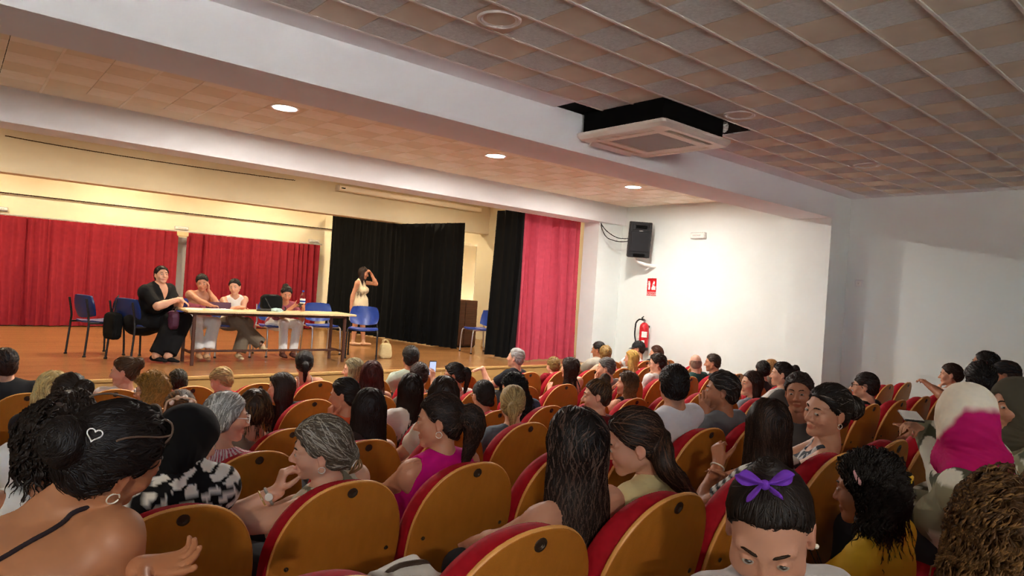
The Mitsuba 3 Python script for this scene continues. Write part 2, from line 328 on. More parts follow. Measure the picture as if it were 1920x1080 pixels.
def seat_pan():
    m = box((-.25, 0, -.06), (.25, .46, .06), .0); p = sbox(-.25+.07, .03+.07, .25-.07, .48-.07).buffer(.07)
    top = trimesh.creation.extrude_polygon(p.buffer(-.02), .10, engine='earcut'); mid = trimesh.creation.extrude_polygon(p, .06, engine='earcut'); mid.apply_translation([0, 0, .02])
    return trimesh.convex.convex_hull(np.vstack([top.vertices, mid.vertices]))
PAN = seat_pan(); PAN.apply_translation([0, _b[1]+.02, -.86+.34])
PED = join(box((-.05, _b[1]+.1, -.86), (.05, _b[1]+.34, -.845), .003), box((-.03, _b[1]+.14, -.846), (.03, _b[1]+.26, -.51), .004), box((-.2, _b[1]+.06, -.535), (.2, _b[1]+.36, -.515), .003), box((-.03, _b[1]-.01, -.62), (.03, _b[1]+.2, -.54), .004))
SEAT = [('backrest', ply(BACK, 'm_seat_wood', smooth=35)), ('ply_edge', ply(EDGE, 'm_ply_edge', smooth=40)), ('back_cushion', ply(CUSH, 'm_velvet', smooth=60)), ('seat_cushion', ply(PAN, 'm_velvet', smooth=30)),
        ('pedestal', ply(PED, 'm_black_metal')), ('bolt', ply(bolt(0, .630, .019), 'm_bolt')), ('bolt', ply(bolt(-.195, .36, .008), 'm_bolt')), ('bolt', ply(bolt(.195, .36, .008), 'm_bolt'))]
ROWS = dict(Z=(.36, EYE-.47), B=(1.20, EYE-.62), A=(2.18, EYE-.765), C=(3.10, EYE-.87), D=(4.08, EYE-1.01), E=(5.03, EYE-1.02), F=(5.95, EYE-1.03), G=(6.55, EYE-1.03))
seats = []                                    # (key, row, x)
def add_seat(row, x, dy=0.):
    y, z = ROWS[row]; key = thing('auditorium_seat', 'x', 'seat', 'auditorium seats'); M = T().translate([x, y+dy, z]).rotate([0, 0, 1], float(np.sin(x*37+y*11)*1.2))
    for nm, shp in SEAT: part(key, nm, at(shp, M))
    seats.append((key, row, x))
GRID = lambda k: .58+.56*k
for x in (2.06, 2.62, 3.18): add_seat('Z', x)
for k in range(-1, 14): add_seat('B', GRID(k))
for k in range(-1, 15): add_seat('A', GRID(k))
for k in range(-1, 16): add_seat('C', GRID(k))
for k in range(-1, 15): add_seat('D', GRID(k))
for k in range(-1, 15): add_seat('E', GRID(k))
for k in range(-1, 8): add_seat('F', GRID(k)-.1)
for x in (5.37, 5.94, 6.50, 7.07, 7.63, 8.19, 8.75): add_seat('F', x)
for x in (7.55, 8.32, 8.88): add_seat('G', x)

# ================================================================ curtains
def drape(path, z0, z1, folds, amp, seed, name, m, label, flare=.25, thick=.008, top_gather=.6, sag=.02):
    rg = np.random.default_rng(seed); p = np.asarray(path, float); d = np.r_[0, np.cumsum(np.linalg.norm(np.diff(p, axis=0), axis=1))]
    L = d[-1]; n = int(L/.012)+1; s = np.linspace(0, L, n); xy = np.c_[np.interp(s, d, p[:, 0]), np.interp(s, d, p[:, 1])]
    t = np.gradient(xy, axis=0); t /= np.linalg.norm(t, axis=1, keepdims=True); nn = np.c_[t[:, 1], -t[:, 0]]
    nf = max(2, int(L*folds)); kn = np.cumsum(rg.uniform(.5, 1.5, nf+1)); kn = (kn-kn[0])/(kn[-1]-kn[0])*L
    ph = np.interp(s, kn, np.arange(nf+1))*2*np.pi; am = np.interp(s, kn, rg.uniform(.5, 1.25, nf+1))
    zz = np.linspace(0, 1, 14); V = []
    for w in zz:
        low = 1-w; a = amp*am*(top_gather+(1-top_gather)*low+flare*low*low)
        wob = .35*np.sin(ph*.5+3*low+seed)+.25*np.sin(ph*2+seed*2+low*2)*low
        sh = (np.sin(ph+.5*np.sin(low*2.2+seed))+wob)*a
        z = (z0+sag*np.sin(ph*.5)*.2)*low+(np.interp(s, [0, L], z1) if isinstance(z1, tuple) else z1)*w
        q = xy+nn*sh[:, None]+t*(np.cos(ph)*a*.35)[:, None]
        V.append(np.c_[q, np.broadcast_to(z, (n,))])
    V = np.array(V); B = V.copy(); B[..., :2] -= nn[None]*thick
    g = np.vstack([V.reshape(-1, 3), B.reshape(-1, 3)]); R, N = len(zz), n; f = []
    i, j = np.meshgrid(np.arange(R-1), np.arange(N-1), indexing='ij'); q = np.stack([i*N+j, i*N+j+1, (i+1)*N+j+1, (i+1)*N+j], -1).reshape(-1, 4)
    o = R*N; q2 = q[:, ::-1]+o
    e1 = np.stack([np.arange(R-1)*N, (np.arange(R-1)+1)*N, (np.arange(R-1)+1)*N+o, np.arange(R-1)*N+o], -1); e2 = e1[:, ::-1]+N-1
    key = numbered(name); scene[key] = ply((g, np.vstack([q, q2, e1, e2])), m, smooth=50)
    return tag(key, label, 'curtain')
c1 = drape([(XL+1.2, 14.30), (3.40, 14.30)], STAGE_Z+.02, EYE+.66, 7.5, .045, 1, 'stage_curtain', 'm_red_curtain', 'wide red curtain on the left of the stage back wall')
c2 = drape([(3.55, 14.30), (6.32, 14.30)], STAGE_Z+.02, EYE+.66, 8, .045, 2, 'stage_curtain', 'm_red_curtain', 'red curtain on the stage back wall behind the table, right of the gap')
c3 = drape([(6.62, 14.36), (6.78, 13.2), (7.03, 11.75)], STAGE_Z+.02, (EYE+1.36, EYE+1.12), 7, .05, 3, 'stage_curtain', 'm_black_curtain', 'black side curtain running from the back wall behind the standing woman')
c4 = drape([(6.98, 11.9), (7.12, 11.0), (7.27, 10.15)], STAGE_Z+.02, EYE+1.14, 7, .05, 4, 'stage_curtain', 'm_black_curtain', 'black side curtain in front of the wooden cabinet')
c5 = drape([(7.30, 9.25), (7.24, 8.5), (7.22, 7.72+.75)], STAGE_Z+.03, EYE+1.32, 6, .06, 5, 'stage_curtain', 'm_black_curtain', 'black curtain hanging beside the red curtain at the stage opening')
c6 = drape([(7.27, 8.44), (7.8, 8.52), (8.66, 8.5)], STAGE_Z+.02, EYE+1.30, 8, .055, 6, 'stage_curtain', 'm_pink_curtain', 'bright red curtain at the right edge of the stage opening', top_gather=.75)
# wire and rails on the back wall, timber between the curtains
for z, lab in ((EYE+1.055, 'thin dark cable stretched along the cream back wall above the curtains'),):
    k = numbered('cable'); scene[k] = ply(tube(curve([(XL, 14.46, z), (2, 14.46, z-.006), (7.1, 14.46, z)]), .012, 6), 'm_bolt'); tag(k, lab, 'cable')
k = numbered('curtain_rail'); scene[k] = ply(join(tube([(XL+.5, 14.36, EYE+.68), (6.4, 14.36, EYE+.68)], .014, 8), *[box((x, 14.36, EYE+.67), (x+.02, 14.5, EYE+.69)) for x in (-2, 0, 2, 3.4, 5, 6.3)]), 'm_grey_plastic', smooth=30); tag(k, 'slim curtain rail along the stage back wall', 'curtain rail')
k = numbered('timber_block'); scene[k] = ply(box((3.38, 14.25, EYE+.58), (3.58, 14.40, EYE+.665), .006), 'm_table_top'); tag(k, 'short pale timber block in the gap between the red curtains', 'timber block')
slab('door_1', (3.30, 14.44, STAGE_Z), (3.72, 14.5, EYE+.56), 'm_grey_plastic', 'grey door leaf glimpsed between the red curtains')

def emergency(c, ax, label, size=(.26, .055, .10)):
    """ax: unit vector out of the wall."""
    ax = unit(ax); r = unit(np.cross([0, 0, 1], ax)); M = frame(c, r, ax, [0, 0, 1])
    t = thing('emergency_light', label, 'emergency light', 'emergency lights')
    w, d, h = size
    part(t, 'housing', ply(move(box((-w/2, 0, -h/2), (w/2, d*.5, h/2), .008), M), 'm_grey_plastic'))
    part(t, 'lens', ply(move(box((-w/2+.012, d*.4, -h/2+.012), (w/2-.012, d, h/2-.012), .012), M), 'm_white_plastic'))
    part(t, 'label_strip', ply(move(join(*[box((-w*.28+i*.026, d-.001, -.012), (-w*.28+i*.026+.016, d+.002, .012)) for i in range(6)]), M), 'm_grey_plastic'))
emergency((9.24, 6.38, EYE+1.03), (-1, 0, 0), 'small white emergency light box on the right wall, right of the loudspeaker', (.29, .06, .11))
emergency((3.50, 14.5, EYE+.74), (0, -1, 0), 'small white emergency light above the gap between the red curtains', (.26, .06, .08))
emergency((6.26, 14.5, EYE+.74), (0, -1, 0), 'small white emergency light above the right end of the red curtain', (.26, .06, .08))
emergency((.60, 14.5, EYE+.77), (0, -1, 0), 'small white emergency light above the left red curtain, at the picture edge', (.26, .06, .08))
# light switch on the near right wall
t = thing('light_switch', 'square white light switch on the right wall beside the pilaster', 'light switch')
sy, sz = 4.06, EYE+.375
part(t, 'plate', ply(box((XR-.012, sy-.055, sz-.05), (XR, sy+.055, sz+.05), .004), 'm_switch')); part(t, 'rocker', ply(box((XR-.018, sy-.03, sz-.03), (XR-.01, sy+.03, sz+.03), .004), 'm_white_plastic')); part(t, 'button', ply(box((XR-.022, sy-.008, sz-.008), (XR-.012, sy+.008, sz+.008), .003), 'm_grey_plastic'))

# ---- loudspeaker on the right wall
def prism(poly, z0, z1): 
    m = trimesh.creation.extrude_polygon(Polygon(poly), z1-z0, engine='earcut'); m.apply_translation([0, 0, z0]); return m
t = thing('loudspeaker', 'black loudspeaker on a white bracket high on the right wall', 'loudspeaker')
M = T().translate([8.93, 7.38, EYE+.955]).rotate([0, 0, 1], -34).rotate([1, 0, 0], 7)   # local: front looks to -y
part(t, 'cabinet', ply(move(trimesh.convex.convex_hull(np.vstack([box((-.19, -.14, -.30), (.19, -.05, .30), .012).vertices, box((-.12, -.05, -.27), (.12, .16, .27), .012).vertices])), M), 'm_black_plastic'))
part(t, 'grille', ply(move(box((-.165, -.155, -.20), (.165, -.138, .14), .01), M), 'm_black_metal'), 'black mesh grille')
hm = join(box((-.15, -.156, .16), (.15, -.138, .27), .006)); part(t, 'horn', ply(move(hm, M), 'm_black_metal'))
part(t, 'horn_mouth', ply(move(box((-.10, -.159, .185), (.10, -.150, .245), .004), M), 'm_void'))
part(t, 'foot_port', ply(move(box((-.10, -.158, -.285), (.10, -.14, -.235), .006), M), 'm_void'))
part(t, 'badge', ply(move(box((-.03, -.159, .147), (.03, -.150, .155), .001), M), 'm_grey_plastic'), 'small pale badge')
br = tube(curve([(8.95, 7.42, EYE+.66), (8.96, 7.40, EYE+.60), (9.06, 7.30, EYE+.54), (9.25, 7.22, EYE+.52)]), .028, 10)
part(t, 'bracket', ply(br, 'm_white_plastic', smooth=40), 'white wall bracket')
for j, (dz, s) in enumerate(((.30, .10), (.18, .26))):
    k = numbered('cable'); scene[k] = ply(tube(curve([(8.64, 7.98, EYE+1.22-.03*j), (8.70, 7.85, EYE+1.06-.1*j), (8.82, 7.66, EYE+1.0-s*.35), (8.95, 7.50, EYE+.90+dz*.3)], 30), .008, 6), 'm_black_plastic', smooth=50)
    tag(k, f"black cable sagging from the stage opening to the loudspeaker, the {'upper' if j == 0 else 'lower'} of two", 'cable')

# ---- fire extinguisher and its sign
ex, ey, ez = 9.12, 7.27, EYE-.90
t = thing('fire_extinguisher', 'red fire extinguisher with black hose hung on the right wall', 'fire extinguisher')
part(t, 'cylinder', ply(move(lathe([(0, 0), (.07, 0), (.08, .015), (.08, .36), (.068, .41), (.035, .445), (.022, .45), (0, .45)], 28), T().translate([ex, ey, ez])), 'm_red_paint', smooth=40))
part(t, 'base_ring', ply(move(lathe([(.07, -.02), (.082, -.02), (.082, .03), (.07, .03)], 28), T().translate([ex, ey, ez])), 'm_black_plastic', smooth=40), 'black base')
part(t, 'valve', ply(move(join(lathe([(0, .44), (.02, .44), (.022, .50), (0, .50)], 14)), T().translate([ex, ey, ez])), 'm_chrome', smooth=40))
part(t, 'handle', ply(join(tube(curve([(ex, ey, ez+.50), (ex-.05, ey+.02, ez+.52), (ex-.10, ey-.05, ez+.55)]), .010, 8), tube(curve([(ex, ey, ez+.49), (ex-.04, ey-.03, ez+.49), (ex-.09, ey-.06, ez+.50)]), .008, 8)), 'm_black_plastic', smooth=40))
part(t, 'hose', ply(tube(curve([(ex, ey, ez+.47), (ex-.04, ey+.07, ez+.50), (ex-.06, ey+.14, ez+.42), (ex-.06, ey+.15, ez+.25), (ex-.07, ey+.10, ez+.10)], 30), .013, 8), 'm_black_plastic', smooth=50), 'curved black hose')
def wrap_label(r, z0, z1, a0, a1, n=10):
    a = np.linspace(a0, a1, n); v = np.vstack([np.c_[ex+r*np.cos(a), ey+r*np.sin(a), np.full(n, z)] for z in (z0, z1)]); f = [[i, i+1, n+i+1, n+i] for i in range(n-1)]
    return (v, np.array(f))
A0 = math.atan2(-ey, -ex)
part(t, 'printed_label', ply(wrap_label(.0815, ez+.20, ez+.30, A0-.5, A0+.7), 'm_white_plastic'), 'white instruction label')
part(t, 'printed_label', ply(wrap_label(.0815, ez+.09, ez+.15, A0-.5, A0+.2), 'm_white_plastic'))
part(t, 'wall_hook', ply(box((ex, ey-.02, ez+.36), (9.25, ey+.02, ez+.40), .004), 'm_black_metal'))
# sign
t = thing('fire_sign', 'red and white fire extinguisher sign reading EXTINTOR on the right wall', 'sign')
sc = (9.24, 7.26, EYE+.165); MS = frame(sc, [0, -1, 0], [0, 0, 1], [-1, 0, 0])
W_, H_ = .21, .315
part(t, 'plate', ply(move(box((-W_/2, -H_/2, 0), (W_/2, H_/2, .006), .002), MS), 'm_white_plastic'))
part(t, 'red_field', ply(move(box((-W_/2+.008, -.085, .005), (W_/2-.008, H_/2-.008, .0075)), MS), 'm_red_paint'), 'red pictogram field')
part(t, 'red_field', ply(move(box((-W_/2+.008, -H_/2+.008, .005), (W_/2-.008, -.095, .0075)), MS), 'm_red_paint'))
pict = join(box((-.068, -.05, .007), (-.03, .07, .0085), .0), box((-.058, .07, .007), (-.040, .09, .0085)), box((-.08, .088, .007), (-.036, .100, .0085)), box((-.084, .03, .007), (-.076, .095, .0085)))
def flame(cx, cy, s):
    p = Polygon([(cx-.02*s, cy), (cx-.028*s, cy+.03*s), (cx-.012*s, cy+.05*s), (cx-.015*s, cy+.085*s), (cx+.006*s, cy+.055*s), (cx+.012*s, cy+.075*s), (cx+.026*s, cy+.035*s), (cx+.018*s, cy)])
    m = trimesh.creation.extrude_polygon(p, .0015, engine='earcut'); m.apply_translation([0, 0, .007]); return m
part(t, 'pictogram', ply(move(join(pict, flame(.03, -.05, 1.3), flame(.062, -.05, 1.0), flame(.045, .045, .8)), MS), 'm_white_plastic'), 'white extinguisher and flames')
tx = meshkit.text_mesh('EXTINTOR', .026, .0015, True); tx.apply_translation([-(tx.bounds[0][0]+tx.bounds[1][0])/2, -.138, .007]); part(t, 'lettering', ply(move(tx, MS), 'm_white_plastic'), 'white word EXTINTOR')

# ---- rolled projection screen and loose wire on the cream stage beam
p0 = np.array([4.80, 11.93, 0]); 
def on_y(u, v, Y): d = ray(u, v); return CAM+d*(Y-CAM[1])/d[1]
a, b = on_y(634, 357, 11.9), on_y(868, 384, 11.9); zz = (a[2]+b[2])/2
t = thing('projector_screen', 'white rolled projection screen case fixed along the cream stage beam', 'projector screen')
part(t, 'case', ply(box((a[0], 11.86, zz-.05), (b[0]+.5, 11.97, zz+.05), .015), 'm_cream_plastic')); part(t, 'end_cap', ply(box((a[0]-.03, 11.85, zz-.055), (a[0]+.01, 11.975, zz+.055), .01), 'm_grey_plastic'))
part(t, 'slot', ply(box((a[0]+.05, 11.858, zz-.012), (a[0]+.13, 11.862, zz+.012)), 'm_void'), 'small dark opening')
a = on_y(10, 254, 11.97); k = numbered('cable'); scene[k] = ply(tube(curve([(a[0], 11.99, a[2]), (2.2, 11.99, a[2]-.03), (4.75, 11.99, zz+.02)]), .007, 6), 'm_bolt'); tag(k, 'thin wire running along the cream stage beam to the screen case', 'cable')
# ---- wooden cabinet, leaning board in the right wing
t = thing('cabinet', 'dark brown wooden cabinet standing in the wing beside the black curtain', 'cabinet')
bx0, by0 = 7.42, 10.55; hb = .92
part(t, 'body', ply(box((bx0, by0, STAGE_Z+.03), (bx0+.60, by0+.55, STAGE_Z+hb), .006), 'm_dark_wood'))
part(t, 'door', ply(box((bx0+.015, by0-.018, STAGE_Z+.06), (bx0+.293, by0+.002, STAGE_Z+hb-.02), .005), 'm_dark_wood')); part(t, 'door', ply(box((bx0+.303, by0-.018, STAGE_Z+.06), (bx0+.585, by0+.002, STAGE_Z+hb-.02), .005), 'm_dark_wood'))
part(t, 'plinth', ply(box((bx0+.02, by0+.02, STAGE_Z), (bx0+.58, by0+.53, STAGE_Z+.03)), 'm_black_metal'))
t = thing('leaning_board', 'pale board in a wooden frame leaning on the wall behind the far blue chair', 'board')
MB = T().translate([8.05, 10.25, STAGE_Z]).rotate([0, 0, 1], -20).rotate([0, 1, 0], 8)
part(t, 'panel', ply(move(box((-.01, -.25, .02), (.01, .25, .96)), MB), 'm_stage_wall'))
for lo, hi in (((-.015, -.27, 0), (.015, -.24, .98)), ((-.015, .24, 0), (.015, .27, .98)), ((-.015, -.24, 0), (.015, .24, .03)), ((-.015, -.24, .95), (.015, .24, .98))): part(t, 'frame_rail', ply(move(box(lo, hi, .004), MB), 'm_stage_front'))

# ================================================================ stage furniture
def shell_plate(w, h, th, cu, cv, r=.08, n=17, top_narrow=0.):
    """A bent rounded plate in the x-z plane, bent by cu across and cv along; thickness along y."""
    g = np.linspace(-1, 1, n); U, V = np.meshgrid(g, g, indexing='ij')
    k = np.sqrt(1-.5*V**2*.55)*1.0; k2 = np.sqrt(1-.5*U**2*.55)
    x = U*k*w/2*(1-top_narrow*(V*.5+.5)); z = V*k2*h/2
    F = np.stack([x, cu*(U**2)+cv*V**2, z], -1).reshape(-1, 3); B = F-[0, th, 0]
    idx = np.arange(n*n).reshape(n, n); q = np.stack([idx[:-1, :-1], idx[1:, :-1], idx[1:, 1:], idx[:-1, 1:]], -1).reshape(-1, 4)
    ring = np.r_[idx[:-1, 0], idx[-1, :-1], idx[:0:-1, -1], idx[0, :0:-1]]; r2 = np.roll(ring, -1); e = np.stack([ring, ring+n*n, r2+n*n, r2], -1)
    return trimesh.Trimesh(np.vstack([F, B]), np.vstack([np.vstack([q[:, [0, 1, 2]], q[:, [0, 2, 3]]]), np.vstack([q[:, ::-1][:, [0, 1, 2]], q[:, ::-1][:, [0, 2, 3]]])+n*n, e[:, [0, 1, 2]], e[:, [0, 2, 3]]]), process=False)
def chair(x, y, deg, label, frame_m='m_chrome', shell_m='m_blue', group='blue stage chairs'):
    """Faces +y at 0 degrees; deg turns it counter-clockwise."""
    t = thing('stage_chair', label, 'chair', group); M = T().translate([x, y, STAGE_Z]).rotate([0, 0, 1], deg)
    s = shell_plate(.46, .42, .022, .012, .015); s.apply_transform(np.array([[1, 0, 0, 0], [0, 0, 1, 0], [0, 1, 0, .432], [0, 0, 0, 1.0]]))
    part(t, 'seat', ply(move(s, M), shell_m, smooth=50))
    b = shell_plate(.47, .30, .022, .05, .006, top_narrow=.08); b.apply_transform(trimesh.transformations.rotation_matrix(.20, [1, 0, 0])); b.apply_translation([0, -.225, .635])
    part(t, 'backrest', ply(move(b, M), shell_m, smooth=50))
    for sx in (-1, 1):
        part(t, 'leg', ply(move(tube(curve([(sx*.22, -.27, 0), (sx*.215, -.235, .42), (sx*.2, -.235, .50), (sx*.2, -.275, .735)], 14), .0125, 10), M), frame_m, smooth=40))
        part(t, 'leg', ply(move(tube(curve([(sx*.23, .22, 0), (sx*.222, .19, .41), (sx*.215, .1, .425), (sx*.212, -.235, .425)], 18), .0125, 10), M), frame_m, smooth=40))
        part(t, 'foot_cap', ply(move(box((sx*.22-.016, -.286, 0), (sx*.22+.016, -.254, .02), .004), M), 'm_black_plastic')); part(t, 'foot_cap', ply(move(box((sx*.23-.016, .204, 0), (sx*.23+.016, .236, .02), .004), M), 'm_black_plastic'))
    part(t, 'crossbar', ply(move(tube([(-.215, .12, .415), (.215, .12, .415)], .010, 8), M), frame_m, smooth=40))
    return t
chair(2.52, 9.74, 180, 'blue chair under the woman in the pink top at the table')
chair(3.08, 9.78, 176, 'blue chair under the woman in the white waistcoat at the table')
chair(3.74, 9.78, 184, 'blue chair under the woman looking at her phone')
chair(4.52, 9.95, 178, 'empty blue chair behind the right end of the table')
chair(4.93, 9.36, 150, 'empty blue chair with dark legs beside the right end of the table', 'm_black_metal')
chair(1.90, 9.62, -62, 'dark blue chair under the woman in black at the left end of the table', 'm_black_metal', 'm_blue_dark')
chair(1.53, 10.16, -70, 'empty dark blue chair behind the woman in black', 'm_black_metal', 'm_blue_dark')
chair(7.42, 9.72, 80, 'blue chair in the right wing, half hidden by the black curtain')
TZ = STAGE_Z+.69
mat('m_purple', '#4a2038', .6); mat('m_teal', '#a9c4c0', .8); mat('m_tote', mottled('#cdbb8d', '#b9a675', 60.), .9)
t = thing('table', 'long narrow table with pale top and brown steel legs on the stage', 'table')
part(t, 'tabletop', ply(box((2.26, 8.80, TZ-.028), (4.52, 9.42, TZ), .005), 'm_table_top'))
for x in (2.36, 4.38):
    for y in (8.88, 9.32): part(t, 'leg', ply(box((x-.018, y-.018, STAGE_Z), (x+.018, y+.018, TZ-.028), .003), 'm_table_frame'))
    part(t, 'side_rail', ply(box((x-.014, 8.89, STAGE_Z+.14), (x+.014, 9.31, STAGE_Z+.168), .003), 'm_table_frame')); part(t, 'side_rail', ply(box((x-.016, 8.86, TZ-.06), (x+.016, 9.34, TZ-.028), .003), 'm_table_frame'))
for y in (8.88, 9.32): part(t, 'apron', ply(box((2.36, y-.014, TZ-.062), (4.38, y+.014, TZ-.028), .003), 'm_table_frame'))
part(t, 'stretcher', ply(box((2.36, 9.08, STAGE_Z+.14), (4.38, 9.11, STAGE_Z+.168), .003), 'm_table_frame'))
def on_table(u, v, z=TZ): d = ray(u, v); return CAM+d*(z-CAM[2])/d[2]
def simple(name, label, cat, mesh, m, smooth=False, group=None):
    k = numbered(name); scene[k] = ply(mesh, m, smooth=smooth); return tag(k, label, cat, group)
simple('paper_sheet', 'white paper under the hands of the woman in pink', 'paper', move(box((-.15, -.105, 0), (.15, .105, .006), .002), T().translate([2.72, 9.18, TZ]).rotate([0, 0, 1], 12)), 'm_white_plastic')
simple('paper_sheet', 'loose white sheet on the left end of the table', 'paper', move(box((-.10, -.14, 0), (.10, .14, .003)), T().translate([2.42, 9.15, TZ]).rotate([0, 0, 1], -15)), 'm_white_plastic')
t = thing('folder', 'dark purple folder standing on the table behind the papers', 'folder'); part(t, 'cover', ply(move(box((-.16, -.012, 0), (.16, -.004, .085), .003), T().translate([2.78, 9.36, TZ]).rotate([1, 0, 0], -12)), 'm_purple')); part(t, 'cover', ply(move(box((-.16, .004, 0), (.16, .012, .085), .003), T().translate([2.78, 9.36, TZ]).rotate([1, 0, 0], -4)), 'm_purple')); part(t, 'paper_edge', ply(move(box((-.15, -.005, .01), (.15, .005, .08)), T().translate([2.78, 9.36, TZ]).rotate([1, 0, 0], -8)), 'm_white_plastic'))
simple('glasses_case', 'flat black case lying on the table before the white waistcoat', 'case', move(trimesh.convex.convex_hull(np.vstack([box((-.11, -.04, 0), (.11, .04, .02), .008).vertices, box((-.09, -.03, .02), (.09, .03, .032), .006).vertices])), T().translate([3.30, 9.08, TZ]).rotate([0, 0, 1], 8)), 'm_black_plastic')
cl = trimesh.creation.icosphere(3, 1.0); cl.vertices *= [.09, .06, .035]; cl.vertices += ((meshkit.fbm(cl.vertices*22, 3)-.5)*.05)[:, None]*np.sign(cl.vertices); cl.vertices[:, 2] = np.maximum(cl.vertices[:, 2]+.012, 0); cl.apply_translation([3.46, 9.05, TZ])
simple('cloth', 'crumpled pale teal cloth on the table', 'cloth', cl, 'm_teal', True)
t = thing('handbag', 'black bag standing on the table beside the woman with the phone', 'bag')
hb_ = trimesh.creation.icosphere(3, 1.0); v = hb_.vertices; v[:] = np.sign(v)*np.abs(v)**.55*[.15, .085, .11]; v[:, 1] *= 1-.35*(v[:, 2]/.115*.5+.5); v += ((meshkit.fbm(v*14, 3)-.5)*.03)[:, None]*[1, 1, .4]; hb_.apply_translation([3.46, 9.30, TZ+.113])
part(t, 'body', ply(hb_, 'm_black_curtain', smooth=True)); part(t, 'strap', ply(tube(curve([(3.35, 9.27, TZ+.19), (3.37, 9.21, TZ+.12), (3.44, 9.17, TZ+.015), (3.60, 9.16, TZ+.012), (3.64, 9.25, TZ+.05)], 24), .008, 6), 'm_black_plastic', smooth=40)); part(t, 'zip', ply(tube(curve([(3.34, 9.275, TZ+.195), (3.46, 9.26, TZ+.214), (3.57, 9.275, TZ+.19)]), .004, 6), 'm_chrome'))
t = thing('water_bottle', 'clear plastic water bottle with a blue and white label on the table', 'bottle')
MB = T().translate([3.86, 9.18, TZ])
part(t, 'body', ply(move(lathe([(0, .0), (.034, 0), (.038, .012), (.036, .05), (.038, .08), (.036, .11), (.038, .20), (.032, .235), (.016, .262), (.013, .28), (0, .28)], 24), MB), 'm_bottle', smooth=40)); part(t, 'label_band', ply(move(lathe([(.0385, .12), (.0388, .12), (.0388, .185), (.0385, .185)], 24), MB), 'm_white_plastic', smooth=40), 'blue and white label'); part(t, 'label_stripe', ply(move(lathe([(.0390, .135), (.0393, .135), (.0393, .160), (.0390, .160)], 24), MB), 'm_blue', smooth=40)); part(t, 'cap', ply(move(lathe([(0, .302), (.015, .302), (.016, .28), (0, .28)], 16), MB), 'm_blue', smooth=40))
t = thing('tote_bag', 'small straw coloured bag on the stage floor beside the right blue chair', 'bag')
tb = trimesh.creation.icosphere(3, 1.0); v = tb.vertices; v[:] = np.sign(v)*np.abs(v)**.5*[.115, .06, .12]; v[:, 0] *= 1-.3*(v[:, 2]/.12*.5+.5); v += ((meshkit.fbm(v*20, 3)-.5)*.02)[:, None]; v[:, 2] = np.maximum(v[:, 2], -.115); tb.apply_translation([5.25, 9.20, STAGE_Z+.116])
part(t, 'body', ply(tb, 'm_tote', smooth=True)); part(t, 'handle', ply(join(*[tube(curve([(5.20, 9.20+s, STAGE_Z+.21), (5.205, 9.20+s, STAGE_Z+.27), (5.25, 9.2+s, STAGE_Z+.29), (5.29, 9.2+s, STAGE_Z+.26), (5.295, 9.2+s, STAGE_Z+.21)], 16), .006, 6) for s in (-.02, .02)]), 'm_tote', smooth=40))
t = thing('handbag', 'dark red patterned bag hanging at the left end of the table', 'bag')
rb = trimesh.creation.icosphere(3, 1.0); v = rb.vertices; v[:] = np.sign(v)*np.abs(v)**.6*[.06, .13, .12]; v += ((meshkit.fbm(v*18, 3)-.5)*.03)[:, None]; rb.apply_translation([2.20, 9.25, TZ-.16]); part(t, 'body', ply(rb, 'm_purple', smooth=True)); part(t, 'strap', ply(tube(curve([(2.2, 9.17, TZ-.06), (2.22, 9.2, TZ+.0), (2.25, 9.25, TZ+.012), (2.22, 9.3, TZ-.0), (2.2, 9.33, TZ-.06)], 20), .008, 6), 'm_bolt', smooth=40))
t = thing('backpack', 'black bag hanging from the back of the dark blue chair', 'bag')
bp = trimesh.creation.icosphere(3, 1.0); v = bp.vertices; v[:] = np.sign(v)*np.abs(v)**.45*[.06, .13, .17]; v += ((meshkit.fbm(v*14, 3)-.5)*.03)[:, None]; bp.apply_transform(trimesh.transformations.rotation_matrix(.4, [0, 0, 1])); bp.apply_translation([1.60, 9.60, STAGE_Z+.42]); part(t, 'body', ply(bp, 'm_black_curtain', smooth=True)); part(t, 'strap', ply(tube(curve([(1.60, 9.55, STAGE_Z+.56), (1.63, 9.6, STAGE_Z+.76), (1.66, 9.68, STAGE_Z+.80), (1.61, 9.68, STAGE_Z+.7), (1.6, 9.66, STAGE_Z+.56)], 20), .008, 6), 'm_black_plastic', smooth=40))
gb = trimesh.creation.icosphere(3, 1.0); v = gb.vertices; v[:] = np.sign(v)*np.abs(v)**.6*[.10, .06, .09]; v += ((meshkit.fbm(v*22, 3)-.5)*.03)[:, None]; gb.apply_translation(CAM+ray(752, 1128)*1.62)
t = thing('handbag', 'grey canvas bag between two seats at the bottom edge of the picture', 'bag'); part(t, 'body', ply(gb, 'm_grey_plastic', smooth=True)); o_ = CAM+ray(752, 1128)*1.62; part(t, 'strap', ply(tube(curve([o_+[-.06, 0, .07], o_+[-.02, -.02, .10], o_+[.04, -.02, .095], o_+[.08, .0, .05]], 16), .007, 6), 'm_bolt', smooth=40))
#

